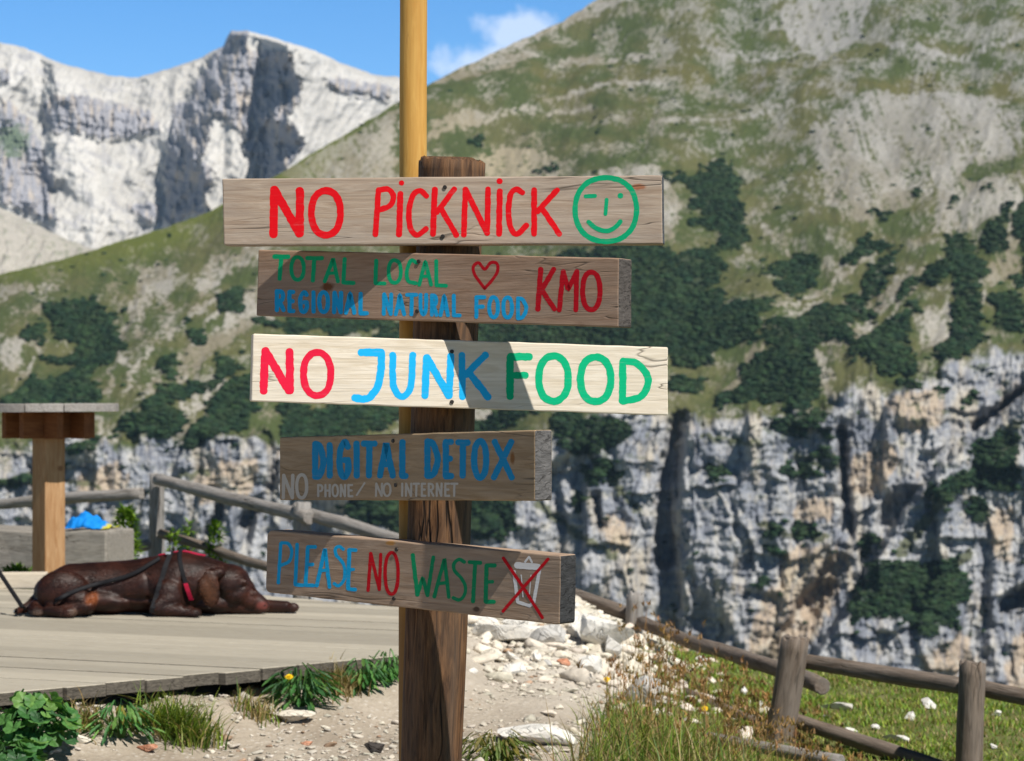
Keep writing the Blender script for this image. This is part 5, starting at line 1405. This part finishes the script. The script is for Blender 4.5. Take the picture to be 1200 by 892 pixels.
rock(660, 782, 15, 11, 12, m_brick, 'small brownish stone on the white rubble', seed=9)
rock(172, 884, 26, 12, 20, m_brick, 'brick-red stone on the path at the lower left', seed=10)
rock(359, 874, 18, 7, 14, m_brick, 'small flat pinkish stone in the middle of the path', seed=11)
rock(440, 884, 28, 16, 18, m_dk, 'black jagged stone on the path left of the post', seed=12)
rock(90, 876, 36, 18, 24, m_cream, 'cream stone beside the broad-leaved plant', seed=13, rz=.4)
for i, (x, y, w_, h_, lab) in enumerate(((610, 742, 46, 20, 'angular white slab lying behind the long flat slab'), (668, 736, 40, 26, 'white boulder under the right end of the lowest sign board'), (718, 778, 40, 30, 'broken white block on the right flank of the rubble pile'), (600, 792, 34, 16, 'low white block in front of the cream block'), (690, 792, 36, 20, 'flat white block at the foot of the largest boulder'))):
    rock(x, y, w_, h_, w_ * .7, m_white, lab, None, 90 + i, i * 1.1, .1, cuts=14)
G1 = 'small pale stones in the rubble pile behind the signpost'
for i, (x, y, w_, h_) in enumerate(((600, 776, 18, 14), (616, 772, 16, 16), (630, 778, 14, 18), (641, 782, 12, 10), (672, 748, 26, 22), (690, 735, 30, 24), (655, 735, 28, 20), (712, 748, 24, 22), (728, 766, 22, 16), (735, 784, 24, 20), (625, 730, 26, 16), (600, 729, 24, 14), (678, 790, 14, 10), (716, 800, 20, 14), (744, 806, 22, 18), (700, 716, 22, 18), (676, 722, 22, 16), (585, 790, 14, 9), (556, 790, 12, 9), (640, 760, 14, 12))):
    rock(x, y, w_, h_, w_ * .8, (m_white, m_cream, m_white, m_grey)[i % 4], 'small pale stone in the rubble pile behind the signpost', G1, 30 + i, i * .9)
G2 = 'white stones lying in the meadow beyond the right fence'
for i, (x, y, w_, h_) in enumerate(((986, 834, 42, 12), (1091, 832, 30, 16), (1053, 872, 34, 14), (998, 862, 22, 9), (872, 815, 14, 12), (1068, 845, 18, 12), (1026, 857, 14, 8), (1169, 840, 16, 8), (892, 829, 10, 8), (1165, 878, 14, 8), (775, 755, 36, 14), (820, 765, 22, 8), (970, 842, 14, 8), (846, 800, 10, 7))):
    rock(x, y, w_, h_, w_ * .7, m_white, 'white stone in the short grass by the right-hand fence', G2, 60 + i, i * 1.3)
# loose gravel and rubble nobody would count
def scatter_rocks(name, pos, rad, mat, seed, bright=1.0):
    rg = np.random.default_rng(seed); base = [rock_mesh('tmp', 1, 1, .62, 200 + i, 9, 2, .12) for i in range(6)]; V_, F_ = [], []; off = 0
    bv = []
    for m_ in base:
        c_ = np.zeros(len(m_.vertices) * 3); m_.vertices.foreach_get('co', c_); fi = np.array([p.vertices[:] for p in m_.polygons]); bv.append((c_.reshape(-1, 3), fi)); bpy.data.meshes.remove(m_)
    for p, r in zip(pos, rad):
        v, f = bv[rg.integers(6)]; a = rg.uniform(0, 6.28); c_, s_ = math.cos(a), math.sin(a)
        q = v * r * rg.uniform(.7, 1.3, 3); q = np.stack([q[:, 0] * c_ - q[:, 1] * s_, q[:, 0] * s_ + q[:, 1] * c_, q[:, 2]], 1) + p
        V_.append(q); F_.append(f + off); off += len(v)
    me = mesh(name, np.concatenate(V_), np.concatenate(F_))
    cg = rg.uniform(.75, 1.15, (len(pos), 1)) * np.where(rg.random((len(pos), 1)) < (.05 if bright == 1 else .012), np.array([[.36, .25, .17]]), np.array([[.52, .475, .40]])) * rg.uniform(.98, 1.02, (len(pos), 3)) * bright
    attr(me, 'col', np.repeat(cg, [len(v) for v in V_], 0))
    return tag(link(name, me, mat), kind='stuff')
n_ = 5200
gxr = RNG.uniform(-2.1, .95, n_ * 4); gyr = RNG.uniform(4.6, 9.6, n_ * 4) * YS
ok = (grassmask(gxr, gyr) < .5) & (fbm(gxr * 1.6, gyr * 1.6, 3, 33) > -.25) & ~((-(gxr + 1.535) * .587 + (gyr / YS - 5.62) * .8095 > .02) & (gxr < -.1))
gxr, gyr = gxr[ok][:n_], gyr[ok][:n_]; rr = np.exp(RNG.normal(-5.0, .55, len(gxr))).clip(.003, .028)
scatter_rocks('gravel', np.stack([gxr, gyr, ground(gxr, gyr) + rr * .25], 1), rr, mat_attr('gravel_stone', .95, .1, 40, .3, bump=.3), 5)['label'] = 'loose pale gravel on the path'
n_ = 1900
gxr = RNG.normal(.25, .27, n_); gyr = RNG.normal(8.7, .72, n_) * YS; rr = np.exp(RNG.normal(-3.75, .55, n_)).clip(.008, .075)
scatter_rocks('limestone_rubble', np.stack([gxr, gyr, ground(gxr, gyr) + rr * .2], 1), rr, bpy.data.materials['gravel_stone'], 6, 1.25)['label'] = 'broken white limestone rubble heaped behind the signpost'

# ------------------------------------------------------------------ plants
m_leaf = mat_leaf('leaf_green'); m_grass = mat_leaf('grass_blade', trans=.3)
def blades(roots, hgt, wid, lean, cols, nseg=4, seed=1):
    """curved grass blades; arrays per blade -> verts, faces, colours"""
    rg = np.random.default_rng(seed); N = len(roots)
    az = rg.uniform(0, 6.283, N); t = np.linspace(0, 1, nseg + 1)
    dx, dy = np.cos(az), np.sin(az); fx = -dy, dx
    bend = lean * rg.uniform(.3, 1.4, N)
    cx = roots[:, 0, None] + dx[:, None] * (bend * hgt)[:, None] * t ** 1.8; cy = roots[:, 1, None] + dy[:, None] * (bend * hgt)[:, None] * t ** 1.8
    cz = roots[:, 2, None] + hgt[:, None] * (t - .35 * np.clip(bend, 0, 1.4)[:, None] * t ** 2.4)
    w_ = wid[:, None] * (1 - t ** 1.6) * .5 + .0002
    tw = rg.uniform(-.6, .6, N); sx = np.cos(az + np.pi / 2 + tw); sy = np.sin(az + np.pi / 2 + tw)
    A = np.stack([cx - sx[:, None] * w_, cy - sy[:, None] * w_, cz], -1); B = np.stack([cx + sx[:, None] * w_, cy + sy[:, None] * w_, cz], -1)
    V_ = np.stack([A, B], 2).reshape(N, -1, 3); k = (nseg + 1) * 2
    f = np.array([[2 * i, 2 * i + 1, 2 * i + 3, 2 * i + 2] for i in range(nseg)])
    F_ = f[None] + (np.arange(N) * k)[:, None, None]
    return V_.reshape(-1, 3), F_.reshape(-1, 4), np.repeat(cols, k, 0)
GREEN = np.array([[.11, .18, .022], [.16, .235, .03], [.23, .27, .045], [.07, .13, .02]]); STRAW = np.array([[.30, .22, .09], [.36, .28, .13], [.22, .15, .06]])
def pickcol(n_, straw, seed):
    rg = np.random.default_rng(seed); c = GREEN[rg.integers(4, size=n_)] * rg.uniform(.75, 1.3, (n_, 1)); m_ = rg.random(n_) < straw
    c[m_] = STRAW[rg.integers(3, size=m_.sum())] * rg.uniform(.7, 1.2, (m_.sum(), 1)); return c
def tuft(name, x, y, wpx, hpx, nb, straw, lean, label, cat='grass', group=None, seed=0, wid=.0045):
    p = None
    for d_ in np.arange(4.6, 11, .02):
        p = pix(x, y, d_)
        if p.z <= gz(p.x, p.y): break
    k = d_ / 2196; rg = np.random.default_rng(seed); g = gz(p.x, p.y)
    rt = np.stack([rg.normal(0, wpx * k * .22, nb), rg.normal(0, wpx * k * .2, nb), np.zeros(nb)], 1)
    rt[:, 2] = ground(p.x + rt[:, 0], p.y + rt[:, 1]) - g - .004
    h_ = hpx * k * rg.uniform(.45, 1.1, nb); V_, F_, C_ = blades(rt, h_, wid * rg.uniform(.6, 1.4, nb), lean, pickcol(nb, straw, seed), 5, seed)
    me = mesh(name, V_, F_); attr(me, 'col', C_)
    return tag(link(name, me, m_grass, None, Matrix.Translation((p.x, p.y, g))), label, cat, group)
def lobed(name, x, y, wpx, hpx, nl, Rpx, cols, label, seed=0, lance=False, flower=None):
    """a low leafy plant: stalked leaves, lobed rounds or lances"""
    p = None
    for d_ in np.arange(4.6, 11, .02):
        p = pix(x, y, d_)
        if p.z <= gz(p.x, p.y): break
    k = d_ / 2196; rg = np.random.default_rng(seed); g = gz(p.x, p.y); V_, F_, C_ = [], [], []
    for i in range(nl):
        az = rg.uniform(0, 6.283); rad = wpx * k * .5 * math.sqrt(rg.random()); hh_ = hpx * k * rg.uniform(.2, 1.) * (1 - .45 * (rad / (wpx * k * .5)) ** 2)
        c_ = Vector((rad * math.cos(az), rad * math.sin(az) * .8, hh_)); r_ = Rpx * k * rg.uniform(.6, 1.15)
        tilt = rg.uniform(.15, .9); M_ = Matrix.Rotation(az, 3, 'Z') @ Matrix.Rotation(tilt, 3, 'Y') @ Matrix.Rotation(rg.uniform(-.4, .4), 3, 'X')
        col = cols[rg.integers(len(cols))] * rg.uniform(.75, 1.25); b0 = len(V_)
        if lance:
            prof = [(0, .05), (.25, .16), (.45, .13), (.6, .22), (.75, .15), (.9, .10), (1., .01)]
            for t_, w_ in prof:
                for s_ in (-1, 0, 1): V_.append(c_ + M_ @ Vector((r_ * 2.2 * t_, s_ * w_ * r_ * 1.3, -.35 * r_ * t_ * t_ + (.12 * r_ if s_ else 0)))); C_.append(col)
            for q in range(len(prof) - 1):
                for s_ in (0, 1): F_.append((b0 + q * 3 + s_, b0 + q * 3 + s_ + 1, b0 + q * 3 + s_ + 4, b0 + q * 3 + s_ + 3))
        else:
            NN = 28; V_.append(c_ + M_ @ Vector((0, 0, -.10 * r_))); C_.append(col * .85)
            for ring, fr_ in ((0, .55), (1, 1.)):
                for q in range(NN):
                    a = .25 + (6.283 - .5) * q / (NN - 1); rq = r_ * fr_ * (1 - .16 * (1 - abs(math.cos(3.5 * a))) * fr_ + .05 * math.cos(28 * a) * fr_)
                    V_.append(c_ + M_ @ Vector((-rq * math.cos(a), rq * math.sin(a), (.10 * fr_ + .07 * math.cos(7 * a) * fr_) * r_))); C_.append(col * (.95 + .1 * ring))
            for q in range(NN - 1):
                F_.append((b0, b0 + 1 + q, b0 + 2 + q)); F_.append((b0 + 1 + q, b0 + 1 + NN + q, b0 + 2 + NN + q, b0 + 2 + q))
        # stalk
        b0 = len(V_); base = Vector((c_.x * .25, c_.y * .25, -.01)); sd = Vector((-math.sin(az), math.cos(az), 0)) * .0016
        for q in (base, (base + c_) / 2 + Vector((0, 0, .01)), c_):
            V_.append(q - sd); V_.append(q + sd); C_ += [col * .8, col * .8]
        F_ += [(b0, b0 + 1, b0 + 3, b0 + 2), (b0 + 2, b0 + 3, b0 + 5, b0 + 4)]
    me = mesh(name, V_, F_); attr(me, 'col', np.array(C_))
    o = tag(link(name, me, m_leaf, None, Matrix.Translation((p.x, p.y, g))), label, 'plant')
    if flower: flower_head('flower_head', o.matrix_basis @ Vector(flower), .016, o)
    return o
m_yel = mat_plain('yellow_petal', (.75, .48, .01), .6, .2, 0, .15, 90)
def flower_head(name, loc, r, parent, tilt=.5):
    v, f = [], []
    for L_, rr_ in ((0, 1.), (1, .72), (2, .42)):
        for q in range(16):
            a = q / 16 * 6.283 + L_ * .2; b0 = len(v); wv = .18
            v += [(0, 0, .003 * L_), (r * rr_ * .6 * math.cos(a - wv), r * rr_ * .6 * math.sin(a - wv), .004 + .003 * L_), (r * rr_ * math.cos(a), r * rr_ * math.sin(a), .003 + .004 * L_), (r * rr_ * .6 * math.cos(a + wv), r * rr_ * .6 * math.sin(a + wv), .004 + .003 * L_)]
            f.append((b0, b0 + 1, b0 + 2, b0 + 3))
    return link(name, mesh(name, v, f), m_yel, parent, Matrix.Translation(Vector(loc)) @ Matrix.Rotation(tilt, 4, 'X'))
LG = [np.array(c) * 1.3 for c in ((.035, .105, .028), (.055, .135, .035), (.085, .165, .04), (.03, .085, .03))]
lobed('broad_leaved_plant', 36, 878, 110, 66, 120, 12, [c * 1.35 for c in LG], 'broad lobed-leaved green plant growing under the left end of the deck', 1)
lobed('weed_clump', 140, 862, 70, 46, 100, 10, [c * 1.3 for c in LG] + [np.array((.22, .20, .04))], 'yellowish green weed clump between the broad-leaved plant and the long grass', 2, True)
tuft('grass_tuft', 212, 862, 84, 56, 700, .16, .9, 'drooping long-bladed grass tuft under the deck edge', seed=3)
tuft('grass_tuft', 100, 852, 60, 34, 160, .75, .7, 'thin straw-coloured grass tuft beside the broad-leaved plant', seed=4)
lobed('dandelion', 352, 828, 72, 50, 140, 10, LG, 'dark green dandelion clump with one yellow flower by the deck edge', 5, True, (-.03, -.07, .095))
tuft('grass_tuft', 396, 812, 54, 40, 300, .9, .6, 'dry brown grass tuft right of the dandelion clump', seed=6)
lobed('weed_clump', 424, 808, 46, 42, 80, 9, [c * 1.2 for c in LG], 'fresh green weed clump right of the dry brown grass tuft', 7, True)
lobed('weed_clump', 454, 800, 44, 40, 80, 9, [c * 1.3 for c in LG], 'bright green weed clump touching the left side of the signpost', 8, True)
lobed('herb_clump', 582, 893, 92, 40, 150, 9, [np.array((.13, .16, .03)), np.array((.10, .15, .03)), np.array((.20, .17, .04))], 'yellow-green herb clump at the foot of the signpost', 9, True)
lobed('weed_clump', 12, 905, 90, 40, 40, 14, LG, 'half cut-off green plant in the bottom left corner', 10)
tuft('grass_tuft', 300, 840, 60, 30, 170, .6, .6, 'sparse straw-coloured grass tuft left of the dandelion clump', seed=11)
tuft('grass_tuft', 166, 852, 40, 30, 130, .4, .8, 'pale green grass tuft left of the drooping long-bladed tuft', seed=12)
def shrub(name, x, y, d, wpx, hpx, nl, cols, label, seed):
    p = pix(x, y, d); k = d / 2196; g = gz(p.x, p.y); rg = np.random.default_rng(seed); top = p.z + hpx * k - g
    root = empty(name, (p.x, p.y, g)); tag(root, label, 'shrub'); V_, F_, C_ = [], [], []
    for i in range(5):
        a = rg.uniform(0, 6.28); log('stem', (p.x, p.y, g - .05), (p.x + wpx * k * .3 * math.cos(a), p.y + wpx * k * .3 * math.sin(a), g + top * rg.uniform(.75, .98)), .010, .003, m_dark, root, seed=i + seed, seg=6, rings=6)
    for i in range(nl):
        t = rg.random() ** .7; hz_ = top * (.25 + .75 * t); w_ = wpx * k * .5 * (1.05 - .8 * t ** 2) * math.sqrt(rg.random()); a = rg.uniform(0, 6.28)
        c_ = Vector((w_ * math.cos(a), w_ * math.sin(a), hz_)); r_ = rg.uniform(.018, .034); M_ = Matrix.Rotation(a + rg.normal() * .5, 3, 'Z') @ Matrix.Rotation(rg.uniform(-1.2, .5), 3, 'Y'); b0 = len(V_); col = cols[rg.integers(len(cols))] * rg.uniform(.75, 1.3)
        for q in ((0, 0, 0), (r_ * .8, -r_ * .42, .004), (r_ * 2, 0, -.006), (r_ * .8, r_ * .42, .004)): V_.append(c_ + M_ @ Vector(q)); C_.append(col)
        F_.append((b0, b0 + 1, b0 + 2, b0 + 3))
    me = mesh('foliage', V_, F_); attr(me, 'col', np.array(C_)); link('foliage', me, m_leaf, root, Matrix.Translation((p.x, p.y, g)))
SG = [np.array(c) for c in ((.13, .22, .02), (.17, .27, .03), (.09, .17, .02))]
shrub('young_shrub', 148, 642, 11.3, 34, 45, 420, SG, 'tallest bright green shrub between the bench and the fence post', 1)
shrub('young_shrub', 204, 645, 11.6, 20, 24, 150, SG, 'small bright green shrub just right of the left fence post', 2)
shrub('young_shrub', 221, 646, 11.8, 14, 34, 110, SG, 'thin bright green shoot behind the lower fence rail', 3)
shrub('young_shrub', 252, 648, 11.5, 28, 36, 260, SG, 'bright green shrub above the shoulders of the sleeping dog', 4)
shrub('young_shrub', 20, 690, 10.0, 60, 22, 260, SG, 'low green shrub at the foot of the log bench', 5)
# meadow grass on the right, as one mass
n_ = 60000
gxr = RNG.uniform(-.1, 3.6, n_ * 3); gyr = (4.7 + 6.0 * RNG.random(n_ * 3) ** 1.0) * YS
dens = grassmask(gxr, gyr) * (.35 + .65 * sst(-.3, .25, fbm(gxr * 2.1, gyr * 2.1, 3, 44)))
ok = (RNG.random(n_ * 3) < dens) & (np.abs(gxr) < gyr * .30 + .3) & (gyr / YS < crest(gxr) + 1.0)
gxr, gyr = gxr[ok][:n_], gyr[ok][:n_]; N = len(gxr)
near = sst(7.0, 5.6, gyr / YS) * sst(1.5, .5, gxr)
h_ = (.030 + .15 * near * (.5 + .9 * sst(-.2, .3, fbm(gxr * 3, gyr * 3, 3, 48)))) * RNG.uniform(.4, 1.4, N)
strawf = .42 + .45 * sst(-.1, .4, fbm(gxr * 1.3 + 5, gyr * 1.3, 3, 46))
cols = pickcol(N, .0, 3) * (1.0 + .35 * (1 - near))[:, None]; ms = RNG.random(N) < strawf * (.35 + .65 * near); cols[ms] = pickcol(int(ms.sum()), 1., 4)
V_, F_, C_ = blades(np.stack([gxr, gyr, ground(gxr, gyr) - .004], 1), h_, .0040 * RNG.uniform(.6, 1.4, N) * (1 + .5 * (1 - near)), .7, cols, 3, 9)
me = mesh('meadow_grass', V_, F_); attr(me, 'col', C_)
tag(link('meadow_grass', me, m_grass), 'green and straw coloured meadow grass right of the signpost', 'grass', kind='stuff')
# tall dry stems with seed heads
n_ = 620
gxr = RNG.uniform(.25, 1.35, n_); gyr = RNG.uniform(5.5, 8.2, n_) * YS; okk = grassmask(gxr, gyr) > .4; gxr, gyr = gxr[okk], gyr[okk]; N = len(gxr)
h_ = RNG.uniform(.10, .36, N) * sst(1.5, .6, gxr)
cols = np.array([.26, .15, .06]) * RNG.uniform(.6, 1.4, (N, 1)) * RNG.uniform(.9, 1.1, (N, 3))
V1, F1, C1 = blades(np.stack([gxr, gyr, ground(gxr, gyr)], 1), h_, np.full(N, .0034), .25, cols, 5, 21)
tips = V1.reshape(N, -1, 3)[:, -2:].mean(1)
m_ = np.repeat(np.arange(N), 7); V2, F2, C2 = blades(tips[m_] - np.array([0, 0, .02]) + RNG.normal(0, .006, (len(m_), 3)), RNG.uniform(.012, .03, len(m_)), RNG.uniform(.004, .008, len(m_)), .8, cols[m_] * 1.1, 2, 22)
me = mesh('dry_stems', np.concatenate([V1, V2]), np.concatenate([F1, F2 + len(V1)])); attr(me, 'col', np.concatenate([C1, C2]))
tag(link('dry_stems', me, m_grass), 'tall dry brown grass stems with seed heads in the meadow', 'grass', kind='stuff')
# yellow flowers
def flower(x, y, d, lab):
    hd = pix(x, y, d); g = gz(hd.x, hd.y); root = empty('yellow_flower', (hd.x, hd.y, g)); tag(root, lab, 'flower')
    me = log_mesh('stem', hd.z - g, .0022, .0018, seg=6, rings=5, knobs=.1); me.materials.append(mat_plain('flower_stem', (.08, .13, .03))); link('stem', me, None, root, Matrix.Translation((hd.x, hd.y, g)))
    flower_head('flower_head', hd, .014, root, .7)
flower(711, 797, 6.4, 'single yellow flower in front of the white rubble')
flower(826, 831, 6.6, 'single yellow flower in the tall dry grass left of the leaning fence post')

# ------------------------------------------------------------------ thin mountain air
bpy.context.view_layer.update()
lo = np.array([1e9] * 3); hi = -lo
for o in SC.objects:
    if o.type == 'MESH':
        for c in o.bound_box:
            w = np.array(o.matrix_world @ Vector(c)); lo = np.minimum(lo, w); hi = np.maximum(hi, w)
lo -= (40, 40, 1.0); hi += (40, 40, 30)
hz = box_mesh('haze', *(hi - lo), bev=0, center=(hi + lo) / 2)
n = NT('mountain_air'); n.t.links.clear()
pv = n.n.new('ShaderNodeVolumePrincipled'); pv.inputs['Density'].default_value = 2.8e-5; pv.inputs['Color'].default_value = (.50, .72, 1.0, 1); pv.inputs['Anisotropy'].default_value = .1
n.t.links.new(pv.outputs[0], n.out.inputs['Volume'])
tag(link('haze', hz, n.m), 'thin blue mountain air', kind='stuff')
